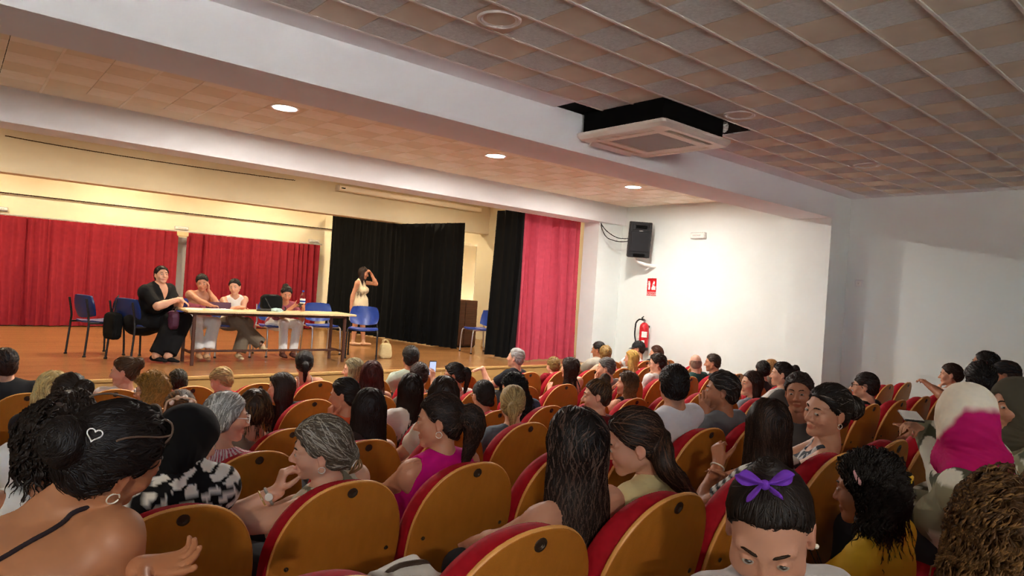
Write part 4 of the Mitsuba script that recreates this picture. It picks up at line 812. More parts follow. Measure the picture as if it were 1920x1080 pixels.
# ---- hair
HL_Z = np.array([-.14, -.095, -.05, -.03, -.012, .012, .034, .055, .075, .086, .2]); HL_Y = np.array([-.075, -.060, -.036, -.020, -.012, .018, .040, .052, .066, .2, .2])
def hair_mask(H, up=0.0): return np.interp(H[:, 2]-up*(H[:, 1] > 0), HL_Z, HL_Y)-H[:, 1]
def make_hair(q, sp, cell):
    C, R, s, rg = q.C, q.R, q.hs, q.rg; st = sp['style']; P = lambda x, y, z: C+s*(R@np.array([x, y, z], float)); down = np.array([0, 0, -1.0]); ld = R.T@down
    E = lambda c, r: ell(P(*c), np.array(r)*s, R); K = lambda a, b_, r1, r2=None: cone(P(*a), P(*b_), r1*s, None if r2 is None else r2*s)
    hc = sp.get('cell', max(cell, .0055)); vol = sp.get('vol', .010); Lh = sp.get('length', .30); prims = []; tie = None; chain = None
    cap = [(E((0, -.014, .032), (.076+vol, .096+vol, .089+vol*.9)), 0), (E((0, -.035, -.030), (.062+vol, .062+vol, .062)), .03)]
    if st in ('long', 'bob', 'curlylong'):
        w = sp.get('width', .085); Rt = lambda p: P(*p)
        fall = sp.get('fall', (0, 0)); hang = lambda p, L_: P(*p)+down*L_+(q.rb*fall[0]+q.fw*fall[1])*L_
        a, bk = P(0, -.05, .0), hang((0, -.055, .0), Lh); prims += [(cone(a, bk, .075*s, w*s*sp.get('tip', .85), R[:, 1], .62), .03)]
        for sg in (-1, 1):
            f_ = sp.get('front', .3); p0 = (sg*.070, -.005, .02); prims += [(cone(P(*p0), hang((sg*(.075), -.03, -.02), Lh*.95), .024*s, w*.5*s), .03)]
            if f_: prims += [(cone(P(sg*.075, .015, .0), P(sg*.084, .02, -.05)+down*.02, .018*s, .022*s), .02), (cone(P(sg*.084, .012, -.05)+down*.02, hang((sg*.085, .03*f_, -.03), Lh*f_*1.6), .022*s, .026*s), .03)]
    if st in ('bun', 'topbun'): tie = np.array(sp.get('tie', (0, -.135, .040))); r = sp.get('bun', .042); prims += [(E(tuple(tie), (r, r*.85, r)), .012)]
    if st == 'pony':
        tie = np.array(sp.get('tie', (0, -.105, .03))); T0 = P(*tie); od = R@unit(tie)
        pts = [T0, T0+od*.035*s+down*.01, T0+od*.05*s+down*.35*Lh+q.rb*sp.get('swing', 0)*.4, T0+od*.02*s+down*Lh+q.rb*sp.get('swing', 0)]
        if 'to' in sp: pts = [T0]+[np.asarray(p, float) for p in sp['to']]
        chain = curve(pts, 14); w = sp.get('thick', .03)
        rr = np.interp(np.linspace(0, 1, 14), [0, .15, .6, 1], [.45, 1, .95, .35])*w*s
        for i in range(13): prims.append((cone(chain[i], chain[i+1], rr[i], rr[i+1]), .01))
    if st == 'updo': tie = np.array(sp.get('tie', (0, -.09, .0))); prims += [(E(tuple(tie), (.045, .038, .055)), .02)]
    if st == 'fringe' or sp.get('fringe'): prims += [(E((0, .055, .062), (.062, .035, .030)), .02)]
    every = cap+prims; lo = np.min([p[0][0] for p in every], 0)-.035; hi = np.max([p[0][1] for p in every], 0)+.035
    F = Field([axis(lo[i], hi[i], hc) for i in range(3)])
    for p, k in cap: F.put(p, k*s)
    X, Y, Z = np.meshgrid(*F.ax, indexing='ij'); Hh = ((np.stack([X, Y, Z], -1)-C)@R/s).astype(F4); up = sp.get('recede', 0.0)
    lim = np.interp(Hh[..., 2]-up, HL_Z, HL_Y).astype(F4)+sp.get('hairline', 0.0)
    if sp.get('fringe'): lim = np.where(Hh[..., 2] > .035, .2, lim)
    if st == 'bald': F.D = np.maximum(F.D, Hh[..., 2]-.035)
    dcut = (Hh[..., 1]-lim)*s; h = np.maximum(.008-np.abs(F.D-dcut), 0)/.008; F.D = np.maximum(F.D, dcut)+h*h*.002
    for p, k in prims: F.put(p, k*s)
    if sp.get('ears', st not in ('long', 'bob', 'curlylong')):
        for x in (-1, 1): F.put(E((x*.088, -.006, -.008), (.020, .022, .034)), .006, 'sub')
    amp = sp.get('noise', .006); fr = sp.get('freq', 40)
    F.D += ((meshkit.fbm(np.stack([X, Y, Z], -1)*fr, 2, _pn[0])-.5)*amp).astype(F4)
    if sp.get('clip_face', True) and st in ('long', 'bob', 'curlylong'): pass
    v, fc = F.mesh(); c0 = lin(sp['color']); c1 = lin(sp.get('tip_color', sp['color']))
    Hv = (v-C)@R/s; tt = np.clip((.05-Hv[:, 2])/.25, 0, 1)[:, None]; sk = meshkit.fbm(Hv*[60, 60, 14] if st in ('long', 'bob') else Hv*45, 2, 7)
    col = (c0*(1-tt)+c1*tt)*(.62+.5*sk)[:, None]
    part(q.key, 'hair', mikit.ply((v, fc), 'm_hair', smooth=True, color=np.clip(col, 0, 1)))
    # locks: tapered strands traced along the surface of the hair
    n = int(sp.get('locks', 260)); 
    if n <= 0 or len(v) == 0: return
    steps = sp.get('steps', 14); LL = sp.get('lock', .16 if st not in ('long', 'bob', 'curlylong') else min(Lh+(.12 if st != 'bob' else .09), .5)); hstep = LL*s/steps
    w_ = np.clip((Hv[:, 2]+.10)/.1, .15, 1)
    if st in ('long', 'bob', 'curlylong'): w_ = np.where(Hv[:, 2] > -.02, 1.0, .35)
    seed = v[rg.choice(len(v), n, p=w_/w_.sum())]; p = seed+rg.normal(0, .002, seed.shape); paths = [p]; offs = rg.uniform(-.001, .0035, n)*s*sp.get('lift', 1.0); ph = rg.uniform(0, 6.28, n); jit = rg.normal(0, sp.get('messy', .18), (n, 3))
    ntie = None if tie is None else P(*tie); wave = sp.get('wave', 0); wl = sp.get('wavelength', .05); nr = []
    loose = st in ('long', 'bob', 'curlylong'); zb = C[2]-max(Lh, .09)*rg.uniform(.62, 1.0, n)
    for i in range(steps+1):
        d, g = F.sample(p, True); pull = np.where(p[:, 2] < zb, 0.0, 1.0) if loose else 1.0; p = p-g*(np.clip(d-offs, -.02, .02)*pull)[:, None]; paths[-1] = p; nr.append(g)
        if i == steps: break
        hl = (p-C)@R/s
        if ntie is not None and chain is None:
            to = ntie-p; dist = np.linalg.norm(to, axis=1, keepdims=True); sw = np.cross(to/(dist+1e-9), R@unit(tie)); fl_ = np.where(dist > sp.get('bun', .04)*s*1.25, to/(dist+1e-9), sw)
        elif chain is not None:
            to = chain[0]-p; dist = np.linalg.norm(to, axis=1, keepdims=True); dch = ((p[:, None]-chain[None])**2).sum(2); j = dch.argmin(1); tg = np.gradient(chain, axis=0); tg /= np.linalg.norm(tg, axis=1, keepdims=True)
            near = (np.sqrt(dch.min(1)) < sp.get('thick', .03)*s*1.5) & (j > 0); fl_ = np.where(near[:, None], tg[j], to/(dist+1e-9))
        elif st in ('long', 'bob', 'curlylong'):
            k_ = np.clip((hl[:, 2]-.02)/.06, 0, 1)[:, None]; topd = np.stack([np.sign(hl[:, 0]-sp.get('part', 0.0))*.9, -.55+0*hl[:, 0], -.25+0*hl[:, 0]], 1)@R.T; fl_ = k_*topd+(1-k_)*(down-.08*R[:, 1])
        else:
            k_ = sp.get('comb', (0, -1, -.2)); fl_ = np.tile(R@np.array(k_, float), (n, 1)); low = np.clip((.03-hl[:, 2])/.06, 0, 1)[:, None]; fl_ = fl_*(1-low)+(R@np.array([0, -.3, -1.0]))*low
        fl_ = fl_+jit; fl_ = fl_-g*((fl_*g).sum(1)*pull)[:, None]; fl_ /= np.linalg.norm(fl_, axis=1, keepdims=True)+1e-9; b_ = np.cross(g, fl_)
        p = p+fl_*hstep
        if wave:
            a_ = ph+2*np.pi*(i+1)*hstep/(wl*s); p = p+b_*(np.cos(a_)*wave*s*2*np.pi*hstep/(wl*s))[:, None]
            if st == 'curlylong' or sp.get('helix'): offs = (.004+.006*np.sin(a_))*s*sp.get('lift', 1.0)
        paths.append(p)
    Q = np.array(paths).transpose(1, 0, 2); G = np.array(nr).transpose(1, 0, 2); t = np.gradient(Q, axis=1); t /= np.linalg.norm(t, axis=2, keepdims=True)+1e-9; B = np.cross(G, t)
    rad = sp.get('strand', .0042)*s*rg.uniform(.6, 1.3, n)[:, None]*np.interp(np.linspace(0, 1, steps+1), [0, .1, .7, 1], [.3, 1, .9, .15])[None]
    V = np.stack([Q-B*rad[..., None]-G*(rad*.4)[..., None], Q+G*(rad*.75)[..., None], Q+B*rad[..., None]-G*(rad*.4)[..., None]], 2); m = steps+1; idx = np.arange(n*m*3).reshape(n, m, 3); fs = []
    for a in (0, 1): fs.append(np.stack([idx[:, :-1, a], idx[:, :-1, a+1], idx[:, 1:, a+1], idx[:, 1:, a]], -1).reshape(-1, 4))
    Hq = (V-C)@R/s; tt = np.clip((.05-Hq[..., 2])/.25, 0, 1)[..., None]; tone = rg.uniform(.55, 1.45, (n, 1, 1, 1))*sp.get('bright', 1.0); col = (c0*(1-tt)+c1*tt)*tone
    if 'streak' in sp: k_ = rg.random((n, 1, 1, 1)) < sp.get('streak_amount', .3); col = np.where(k_, lin(sp['streak'])*rg.uniform(.7, 1.2, (n, 1, 1, 1)), col)
    q.hairfield = F
    kk = part(q.key, 'hair_locks', mikit.ply((V.reshape(-1, 3), np.vstack(fs)), 'm_hair', smooth=True, color=np.clip(col.reshape(-1, 3), 0, 1))); tag(kk, kind='stuff')
    q.hairfield = F
def col_ply(m, c, bs='m_gloss', smooth=40):
    if not isinstance(m, trimesh.Trimesh): m = trimesh.Trimesh(m[0], m[1], process=False)
    if smooth and smooth is not True: m = trimesh.graph.smooth_shade(m, angle=np.radians(smooth), facet_minarea=None)
    return mikit.ply(m, bs, smooth=bool(smooth), color=np.tile(lin(c), (len(m.vertices), 1)))
def glasses(q, color='#2a1d18', r=.021, up=0.0, name='glasses', dark=None, back=0.0, thick=.0018):
    """Spectacles on the nose, or pushed up on the head (up in metres, back in metres)."""
    C, R, s = q.C, q.R, q.hs; P = lambda x, y, z: C+s*(R@np.array([x, y-back, z+up], float)); a = np.linspace(0, 2*np.pi, 25); fr = []
    for x in (-1, 1):
        pts = np.array([P(x*.032+r*1.15*np.sign(math.cos(t))*abs(math.cos(t))**.8, .104-.006*abs(math.cos(t)), .004+r*.85*np.sign(math.sin(t))*abs(math.sin(t))**.8) for t in a]); fr.append(tube(pts, thick*s, 6, False))
        fr.append(tube(curve([P(x*.056, .098, .010), P(x*.072, .07, .012), P(x*.083, .0, .010), P(x*.082, -.03, -.006)], 14), thick*.9*s, 6))
    fr.append(tube(curve([P(-.010, .106, .010), P(0, .109, .012), P(.010, .106, .010)], 6), thick*s, 6)); k = part(q.key, name, col_ply(join(*fr), color))
    if dark:
        for x in (-1, 1):
            pts = np.array([P(x*.032+r*1.12*np.sign(math.cos(t))*abs(math.cos(t))**.8, .1035-.006*abs(math.cos(t)), .004+r*.82*np.sign(math.sin(t))*abs(math.sin(t))**.8) for t in a[:-1]]); c = pts.mean(0); n = len(pts)
            part(k, 'lens', col_ply(trimesh.Trimesh(np.vstack([pts, [c+R[:, 1]*.002], [c-R[:, 1]*.001]]), [[i, (i+1) % n, n] for i in range(n)]+[[(i+1) % n, i, n+1] for i in range(n)], process=False), dark, smooth=False))
    return k
def earring(q, side, color='#d8d2c6', r=.011, stud=False):
    C, R, s = q.C, q.R, q.hs; P = lambda x, y, z: C+s*(R@np.array([x, y, z], float)); o = P(side*.083, -.006, -.040)
    if stud: m = trimesh.creation.icosphere(2, .005*s); m.apply_translation(P(side*.087, -.005, -.032))
    else: a = np.linspace(.3, 6.2, 18); m = tube([o+R[:, 1]*s*r*math.cos(t)+R[:, 2]*s*(r*math.sin(t)-r*.6) for t in a], .0018*s, 6)
    part(q.key, 'earring', col_ply(m, color, smooth=True))
def cap_hat(q, color, brim=True, back=False):
    C, R, s = q.C, q.R, q.hs; P = lambda x, y, z: C+s*(R@np.array([x, y, z], float)); lo, hi = C-.24*s, C+.24*s; F = Field([axis(lo[i], hi[i], .007) for i in range(3)])
    F.put(cut(ell(P(0, -.012, .034), np.array([.086, .106, .094])*s, R), [(P(0, 0, .022), -R[:, 2])])); v, f = F.mesh(); part(q.key, 'cap', mikit.ply((v, f), 'm_cloth', smooth=True, color=np.tile(lin(color), (len(v), 1))))
    sg = -1 if back else 1; pts = []; b = np.linspace(-1.2, 1.2, 15)
    V = [P(.082*math.sin(t), -.012+sg*.098*math.cos(t), .026+dz) for dz in (0, .004) for t in b]+[P(.086*math.sin(t), -.012+sg*(.098*math.cos(t)+.062*math.cos(t)**.6 if math.cos(t) > 0 else 0), .012+dz) for dz in (0, .004) for t in b]; n = 15; fs = []
    for i in range(n-1): fs += [[i, i+1, 2*n+i+1, 2*n+i], [n+i, 3*n+i, 3*n+i+1, n+i+1], [2*n+i, 2*n+i+1, 3*n+i+1, 3*n+i]]
    part(q.key, 'cap_peak', mikit.ply((np.array(V), np.array(fs)), 'm_cloth', smooth=True, color=np.tile(lin(color), (len(V), 1))))
def hijab(q, color, color2=None, cell=.008, drape_=True, shade=None, label=None):
    C, R, s = q.C, q.R, q.hs; P = lambda x, y, z: C+s*(R@np.array([x, y, z], float)); N, fw, rb, Tt = q.N, q.fw, q.rb, q.Tt; lo, hi = np.minimum(C, N)-.30, np.maximum(C, N)+.24; F = Field([axis(lo[i], hi[i], cell) for i in range(3)])
    F.put(ell(P(0, -.014, .030), np.array([.094, .112, .103])*s, R)); F.put(ell(P(0, -.045, -.045), np.array([.085, .078, .075])*s, R), .05); F.put(cone(P(0, -.015, -.08), N+Tt*.0+fw*.01, .078*s, .095*s), .06)
    for sg in (-1, 1): F.put(cone(P(sg*.062, .005, .02), P(sg*.045, .045, -.105), .034*s, .034*s), .03)
    F.put(cone(P(0, .05, -.125), N+fw*.08-Tt*.02, .045*s, .06*s), .04)
    if drape_: F.put(cone(N-rb*.10-Tt*.03-fw*.01, N+rb*.10-Tt*.03-fw*.01, .065*s, .065*s, fw, 1.3), .05); F.put(cone(N-fw*.05-Tt*.02, N-fw*.085-Tt*.12, .08*s, .05*s, fw, .6), .05)
    F.put(ell(P(0, .125, -.012), np.array([.054, .085, .088])*s, R), .012, 'sub')
    X, Y, Z = np.meshgrid(*F.ax, indexing='ij'); pts = np.stack([X, Y, Z], -1); Hh = (pts-C)@R/s
    ang = np.arctan2(Hh[..., 1], Hh[..., 2]+.12); F.D += (.0018*np.sin(ang*26+8*Hh[..., 0]*6+3*meshkit.noise(pts*9))*np.clip((.06-Hh[..., 2])/.08, 0, 1)+(meshkit.fbm(pts*14, 2)-.5)*.012).astype(F4)
    v, f = F.mesh(); Hv = (v-C)@R/s; c = np.tile(lin(color), (len(v), 1))
    if color2 is not None:
        cd = unit(R.T@(CAM-C)); sd = unit(np.cross([0, 0, 1.0], cd)); x_ = Hv@sd; edge = (meshkit.fbm(v*24, 2)-.5)*.03; t = np.clip((.045-Hv[:, 2]-1.5*np.maximum(-.005-x_, 0)+edge)/.025, 0, 1)*np.clip((Hv@cd+.035)/.02, 0, 1); t = np.maximum(t, np.clip((-.085-Hv[:, 2])/.03, 0, 1)); c = c*(1-t[:, None])+lin(color2)*t[:, None]
    part(q.key, 'headscarf', mikit.ply((v, f), 'm_cloth', smooth=True, color=np.clip(c*(1+(meshkit.fbm(v*70, 2)-.5)*.12)[:, None], 0, 1)), label)

def surface_at(q, u, v, fields=None):
    """The first point of a person's hair or body on the ray through a pixel, and the outward normal there."""
    d = unit(ray(u, v)); D0 = np.linalg.norm(q.C-CAM); t = np.linspace(D0-.35, D0+.3, 500); p = CAM+d*t[:, None]; best = None
    for F in fields or [getattr(q, 'hairfield', None), q.field]:
        if F is None: continue
        ins = np.all([(p[:, i] > F.ax[i][0]) & (p[:, i] < F.ax[i][-1]) for i in range(3)], 0); val = np.where(ins, F.sample(p), 1.0); k = np.nonzero(val < 0)[0]
        if len(k) and (best is None or k[0] < best[0]): best = (k[0], F)
    if best is None: return CAM+d*D0, -d
    o = p[best[0]]; return o, F_n(best[1], o)
def F_n(F, o): return F.sample(o[None], True)[1][0]
def on_surface(n, up=(0, 0, 1)):
    x = unit(np.cross(up, n)); return x, np.cross(n, x), n

# ================================================================ the people
SK = dict(light='#cc9a7e', mid='#b98164', tan='#a66f52', dark='#86543c')
who = []                                      # (row, x, key, short description) for the seats' labels
def aud(row, u, v, label, short, x=None, dy=.30, hy=.36, hz=.50, Y=None, **k):
    y0 = ROWS[row][0]; C = on_y(u, v, Y if Y is not None else y0+dy); fz = floor_z(y0+.4); x = C[0] if x is None else x
    k.setdefault('skin', SK['light']); k.setdefault('bottom', dict(color='#2b2d33'))
    q = person(label, C, hip=k.pop('hip', (x, y0+hy, fz+hz)), floor=fz, **k); who.append((row, x, q.key, short)); return q
W_ = lambda q_c, R, x, y, z: np.asarray(q_c)+R@np.array([x, y, z], float)
def near_head(row, u, v, look, at_, dy=.30, Y=None, **k):
    """An arm whose wrist lies at the head-local point at_ (metres)."""
    C = on_y(u, v, Y if Y is not None else ROWS[row][0]+dy); R = rot(*look); d = dict(w=C+R@np.array(at_), fine=1, curl=(.5, .7, .8, .9)); 
    for n in ('d', 'n'):
        if n in k: d[n] = R@np.array(k.pop(n), float)
    d.update(k); return d
def hair(style, color, **k): return dict(style=style, color=color, **k)
BLK, DBR, BRN, LBR, GRY, BLD = '#1b1512', '#2d2019', '#47311f', '#6b4a2e', '#8d8a86', '#b8965c'
men = lambda c, **k: {**dict(style='short', color=c, vol=.008, lock=.045, steps=6, strand=.003, locks=260, noise=.006), **k}

# ---- front rows, left to right (row F is nearest to the stage)
q = aud('F', 8, 683, 'person in black cap and black t-shirt at the left edge of the front row', 'person in the black cap', look=(-8, 0, 0), sex='m', build=1.25, hair=men(DBR), top=dict(kind='tee', color='#17181a', neck='crew')); cap_hat(q, '#1b1c1f')
aud('F', 233, 697, 'person in white shirt in the front row, left profile, beyond the loose curls', 'person in the white shirt in profile', look=(-65, -8, 0), cell=.007, skin=SK['light'], hair=hair('updo', BRN, tie=(0, -.12, .06), locks=350), top=dict(kind='tee', color='#e6e2dc'), x=1.10)
aud('F', 333, 716, 'small child low in the front row, only the top of the head above a seat', 'small child whose head top shows', x=1.56, look=(0, -8, 0), age='child', size=.8, sex='m', hz=.42, hair=men('#2c261b'), top=dict(kind='tee', color='#36505e'), headsize=.9)
aud('F', 415, 713, 'child in a red t-shirt looking down to the left in the front row', 'child in the red t-shirt', look=(-45, -22, 0), age='child', size=.82, sex='m', hz=.44, cell=.007, hair=men('#9a7f52', locks=350, bright=1.1, fringe=1), top=dict(kind='tee', color='#b5262c', neck='crew'), headsize=.95, x=1.95)
aud('F', 570, 681, 'person with bare shoulders and thin straps in the front row below the table', 'person with bare shoulders below the table', look=(16, -4, 0), x=2.70, hair=hair('pony', BLK, tie=(0, -.10, .0), length=.17, thick=.022, locks=350), skin=SK['mid'], top=dict(kind='strap', color='#d9b3ae', strap_color='#e8e2da'), hz=.56, neck=None)
aud('F', 662, 693, 'person in a cream top in the front row, profile left, chin on hand', 'person in the cream top resting chin on hand', look=(-55, -6, 0), x=3.20, cell=.007, hair=hair('long', '#75684a', length=.22, width=.08, locks=450, tip_color='#94825c'), top=dict(kind='tee', color='#cfc0a0'), arms=(near_head('F', 662, 693, (-55, -6, 0), (-.02, .09, -.19), d=(0, .1, 1), n=(0, -1, 0)), None))
aud('F', 769, 670, 'person in a pale green tee in the front row, back turned', 'person in the pale green tee', look=(14, 0, 0), sex='m', build=1.1, x=3.92, hair=men('#1e1a17', vol=.014, locks=400), skin=SK['tan'], top=dict(kind='tee', color='#a9b5a4', neck='crew'), hz=.52)
AR = dict(w=on_y(905, 690, 6.45), pole=(0, 0, -1), d=(-.85, .3, -.2), n=(0, 0, -1.0), fine=1, curl=(.2, .25, .3, .3))
aud('F', 967, 671, 'person in a black tee, front row, one arm stretched along the next backrest', 'person in black with an outstretched arm', look=(-26, 2, 0), sex='m', x=5.34, cell=.007, skin=SK['light'], hair=men('#8f8e8b', locks=350, vol=.006, bright=1.15), top=dict(kind='tee', color='#17191f', neck='crew'), arms=(AR, None), facing=-20)
q = aud('F', 1037, 686, 'small child in glasses in the front row before the bright red curtain', 'small child before the red curtain', look=(10, -10, 0), age='child', size=.8, sex='m', hz=.40, x=5.96, hair=men('#7d6238', vol=.012), top=dict(kind='tee', color='#8c1f2a'), headsize=.92)
aud('F', 1135, 664, 'person in a beige top in the front row beside the red curtain edge', 'person in beige by the red curtain', look=(44, -5, 0), x=7.02, hair=hair('updo', '#8a6c3c', locks=300, tie=(0, -.1, .02)), top=dict(kind='tee', color='#b99d84'))
aud('F', 1184, 672, 'person in a black sleeveless top in the front row, profile left, by the fire extinguisher', 'person in black by the extinguisher', look=(-34, -6, 0), x=7.60, cell=.007, hair=hair('long', '#a8853f', length=.16, width=.07, locks=350, tip_color='#c9a763'), top=dict(kind='tank', color='#16161a'))
q = aud('G', 1122, 656, 'person in a grey-beige t-shirt leaning forward beside the bright red curtain', 'person leaning forward in grey-beige', look=(-25, -10, 0), sex='m', x=7.55, hair=men(BLK), skin=SK['tan'], top=dict(kind='tee', color='#9c978a', neck='crew'), build=1.25, dy=.3)
q = aud('G', 1196, 654, 'person in a black cap and white t-shirt in front of the fire extinguisher', 'person in black cap and white t-shirt', look=(-32, -8, 0), sex='m', x=8.30, hair=men(DBR), skin=SK['mid'], top=dict(kind='tee', color='#dedede', neck='crew')); cap_hat(q, '#202225')
aud('G', 1230, 662, 'person in dark clothes just right of the fire extinguisher, face to the left', 'person just right of the extinguisher', look=(-32, -5, 0), x=8.82, hair=hair('updo', '#43261a', locks=250), top=dict(kind='tee', color='#3a3434'))

# ---- row E
aud('E', 98, 733, 'person in a dark top, seen from behind, second row, left of the curly-haired neighbour', 'person in dark with the smooth bob', look=(0, -4, 0), x=.55, cell=.007, hair=hair('bob', '#a8905a', length=.03, lock=.12, width=.085, locks=700, tip_color='#7d6336', front=.1, vol=.022, strand=.0045, bright=1.2, streak='#d6c48e', streak_amount=.4), top=dict(kind='tee', color='#26262a'))
q = aud('E', 283, 731, 'person in glasses with loose curls, second row, profile left near the stage front', 'person in glasses with loose curls', look=(-66, -8, 0), x=1.15, cell=.006, hair=hair('curlylong', '#7a5526', length=.20, width=.10, noise=.03, freq=26, locks=700, wave=.010, wavelength=.06, lift=2, tip_color='#a5803f', vol=.02, strand=.0035, bright=1.2, front=.15), top=dict(kind='tee', color='#4c4436')); glasses(q, '#1d1512')
q = aud('E', 527, 727, 'person in dark top, sunglasses on the head, hand at the chin, second row', 'person in sunglasses with hand at chin', look=(-58, -10, 0), x=2.18, cell=.006, skin=SK['light'], hair=hair('long', DBR, length=.30, width=.085, locks=700, front=.1), top=dict(kind='tee', color='#1f1e22'), arms=(near_head('E', 527, 727, (-58, -10, 0), (-.01, .12, -.17), d=(.2, .0, 1), n=(0, -1, 0)), None)); glasses(q, '#16110f', up=.085, back=.03, name='sunglasses', dark='#0b0909')
aud('E', 697, 702, 'person in a dark vest, second row, between the cream top and pale green tee', 'person in the dark vest', look=(26, -6, 0), x=2.90, cell=.007, hair=hair('bob', '#3c1512', length=.07, width=.07, locks=500, front=0., vol=.012), top=dict(kind='tank', color='#5a4a44'), skin=SK['mid'])
q = aud('E', 786, 705, 'person holding up a lit phone in the second row, back turned', 'person holding up a lit phone', look=(30, -12, 0), x=3.40, cell=.007, hair=hair('updo', '#2a1712', locks=350, vol=.014, noise=.012), top=dict(kind='tee', color='#5d5148'), arms=(None, dict(w=on_y(812, 712, 5.62), d=(0, .2, 1), n=(0, 1, 0), fine=1)))
ph = box((-.036, -.005, -.075), (.036, .005, .075), .004); MP = T().translate(on_y(811, 690, 5.66).tolist()).rotate([0, 0, 1], -25).rotate([1, 0, 0], 12)
scene['m_screen'] = {'type': 'twosided', 'bsdf': {'type': 'diffuse', 'reflectance': rgb((.3, .3, .35))}}
t = thing('phone', 'phone with a bright screen held up in the second row', 'phone'); part(t, 'case', ply(move(ph, MP), 'm_black_plastic')); part(t, 'screen', {**ply(move(trimesh.Trimesh([[-.032, -.0058, -.068], [.032, -.0058, -.068], [.032, -.0058, .068], [-.032, -.0058, .068]], [[0, 1, 2], [0, 2, 3]], process=False), MP), 'm_screen'), 'emitter': {'type': 'area', 'radiance': rgb((.055, .07, .11))}}, 'glowing screen')
q = aud('E', 851, 704, 'person with sunglasses on the head resting a cheek on one hand, second row, profile left', 'person in sunglasses resting a cheek', look=(-45, -10, 0), x=3.86, cell=.006, skin=SK['mid'], hair=hair('pony', BLK, length=.22, locks=500, thick=.03), top=dict(kind='tee', color='#d4ccc4'), arms=(near_head('E', 851, 704, (-45, -10, 0), (-.055, .08, -.17), d=(.1, -.1, 1), n=(.6, -.5, .2)), None)); glasses(q, '#3b2c26', up=.088, back=.03, name='sunglasses', dark='#120e0d')
A2 = dict(w=on_y(1030, 733, 5.75), pole=(-.5, 0, -1), d=(.3, .3, .9), n=(.6, .5, 0), fine=1)
aud('E', 1068, 690, 'person in a black strap top raising one hand, second row, before the bright red curtain', 'person in the black strap top raising a hand', look=(-10, -3, 0), x=5.50, cell=.006, skin=SK['light'], hair=hair('curlylong', '#2c1c14', length=.19, width=.055, locks=500, wave=.006, wavelength=.05, noise=.018, front=0., tip=.6), top=dict(kind='strap', color='#141417'), arms=(A2, None), facing=-15, build=1.1)
aud('E', 1136, 690, 'person in a grey shirt, profile left, second row, hand raised to the mouth', 'person in grey with hand to the mouth', look=(-35, -8, 0), x=6.05, sex='m', cell=.007, hair=men('#4b4845', locks=350, streak='#8f8c88', vol=.010), skin=SK['light'], top=dict(kind='tee', color='#77706c'), arms=(near_head('E', 1136, 690, (-35, -8, 0), (-.04, .13, -.16), d=(.3, -.1, 1), n=(0, -1, .1)), None))
q = aud('E', 1232, 682, 'person in glasses and light shirt, chin on a fist, second row', 'person in glasses with chin on fist', look=(-38, -8, 0), x=6.95, sex='m', cell=.006, hair=men('#241a14', vol=.018, noise=.014, locks=400), skin=SK['light'], top=dict(kind='tee', color='#c9c6c2'), arms=(near_head('E', 1232, 682, (-38, -8, 0), (-.02, .10, -.20), d=(.1, .1, 1), n=(0, -1, 0), curl=(1.2, 1.3, 1.3, 1.3)), None)); glasses(q, '#15100e')
aud('E', 1304, 681, 'person with a bare scalp in a dark green shirt by the white wall', 'person in the dark green shirt', look=(48, -6, 0), x=7.85, sex='m', build=1.1, cell=.007, skin='#d09c84', hair=hair('bald', '#8a6f60', vol=.001, lock=.03, locks=40, shade=.25, strand=.002), top=dict(kind='tee', color='#24423f', neck='crew'))
aud('E', 1336, 680, 'person in a dark jacket over a white collar, profile left, by the white wall', 'person in dark jacket by the white wall', look=(-30, -8, 0), x=8.35, sex='m', cell=.007, skin=SK['mid'], hair=men('#352820', vol=.007), top=dict(kind='long', color='#2f3436', neck='v'))

# ---- row D
aud('D', 130, 742, 'person with a top knot, third row, above the heart clip, back turned', 'person with the left top knot', look=(8, -8, 0), x=.52, cell=.007, hair=hair('bun', '#2b211a', tie=(.07, -.125, .045), bun=.045, locks=400, noise=.012), top=dict(kind='tee', color='#3a3431'))
q = aud('D', 337, 770, 'person with a floral claw clip, third row, between curls and black headscarf', 'person with the floral claw clip', look=(12, -8, 0), x=1.10, cell=.006, hair=hair('updo', '#3d2516', locks=450, streak='#6b4424', vol=.014, tie=(0, -.12, .03)), top=dict(kind='tee', color='#6d5d50'))
for i, (dx, dz) in enumerate(((-.05, .0), (-.02, .045), (.02, .05), (.055, .01))): part(q.key, 'clip_petal', col_ply((lambda m: (m.apply_translation(q.C+q.R@np.array([dx, -.13, .055+dz*.6])), m)[1])(trimesh.creation.icosphere(1, .016)), '#d8c2ae' if i % 2 else '#e6d6c8', smooth=True))
part(q.key, 'claw_clip', col_ply(tube(curve([q.C+q.R@np.array(p_) for p_ in ((-.085, -.10, -.02), (-.075, -.135, .06), (0, -.145, .085), (.075, -.135, .06), (.085, -.10, -.02))], 24), .006, 6), '#c9a98c'), 'light tortoiseshell clip')
aud('D', 478, 768, 'person in a grey top with short hair, third row beside the white glasses', 'person with short hair beside the white glasses', look=(22, -8, 0), x=1.50, cell=.006, hair=hair('bob', '#2d1f15', length=.02, lock=.11, width=.085, locks=700, front=.05, vol=.024, tip_color='#1b120d', streak='#5a4026', bright=1.1), top=dict(kind='scoop', color='#7d7468', neck='scoop'), skin=SK['mid'])
aud('D', 645, 741, 'person resting a cheek on one hand, profile left, third row, orange sleeve', 'person resting a cheek, third row', look=(-46, -10, 0), x=2.20, cell=.0055, skin=SK['mid'], hair=hair('bun', BLK, tie=(0, -.12, -.02), bun=.035, locks=600, strand=.003), top=dict(kind='tee', color='#c9603c'), arms=(near_head('D', 645, 741, (-46, -10, 0), (-.05, .10, -.15), d=(.15, -.1, 1), n=(.6, -.6, .1)), None), face=True)
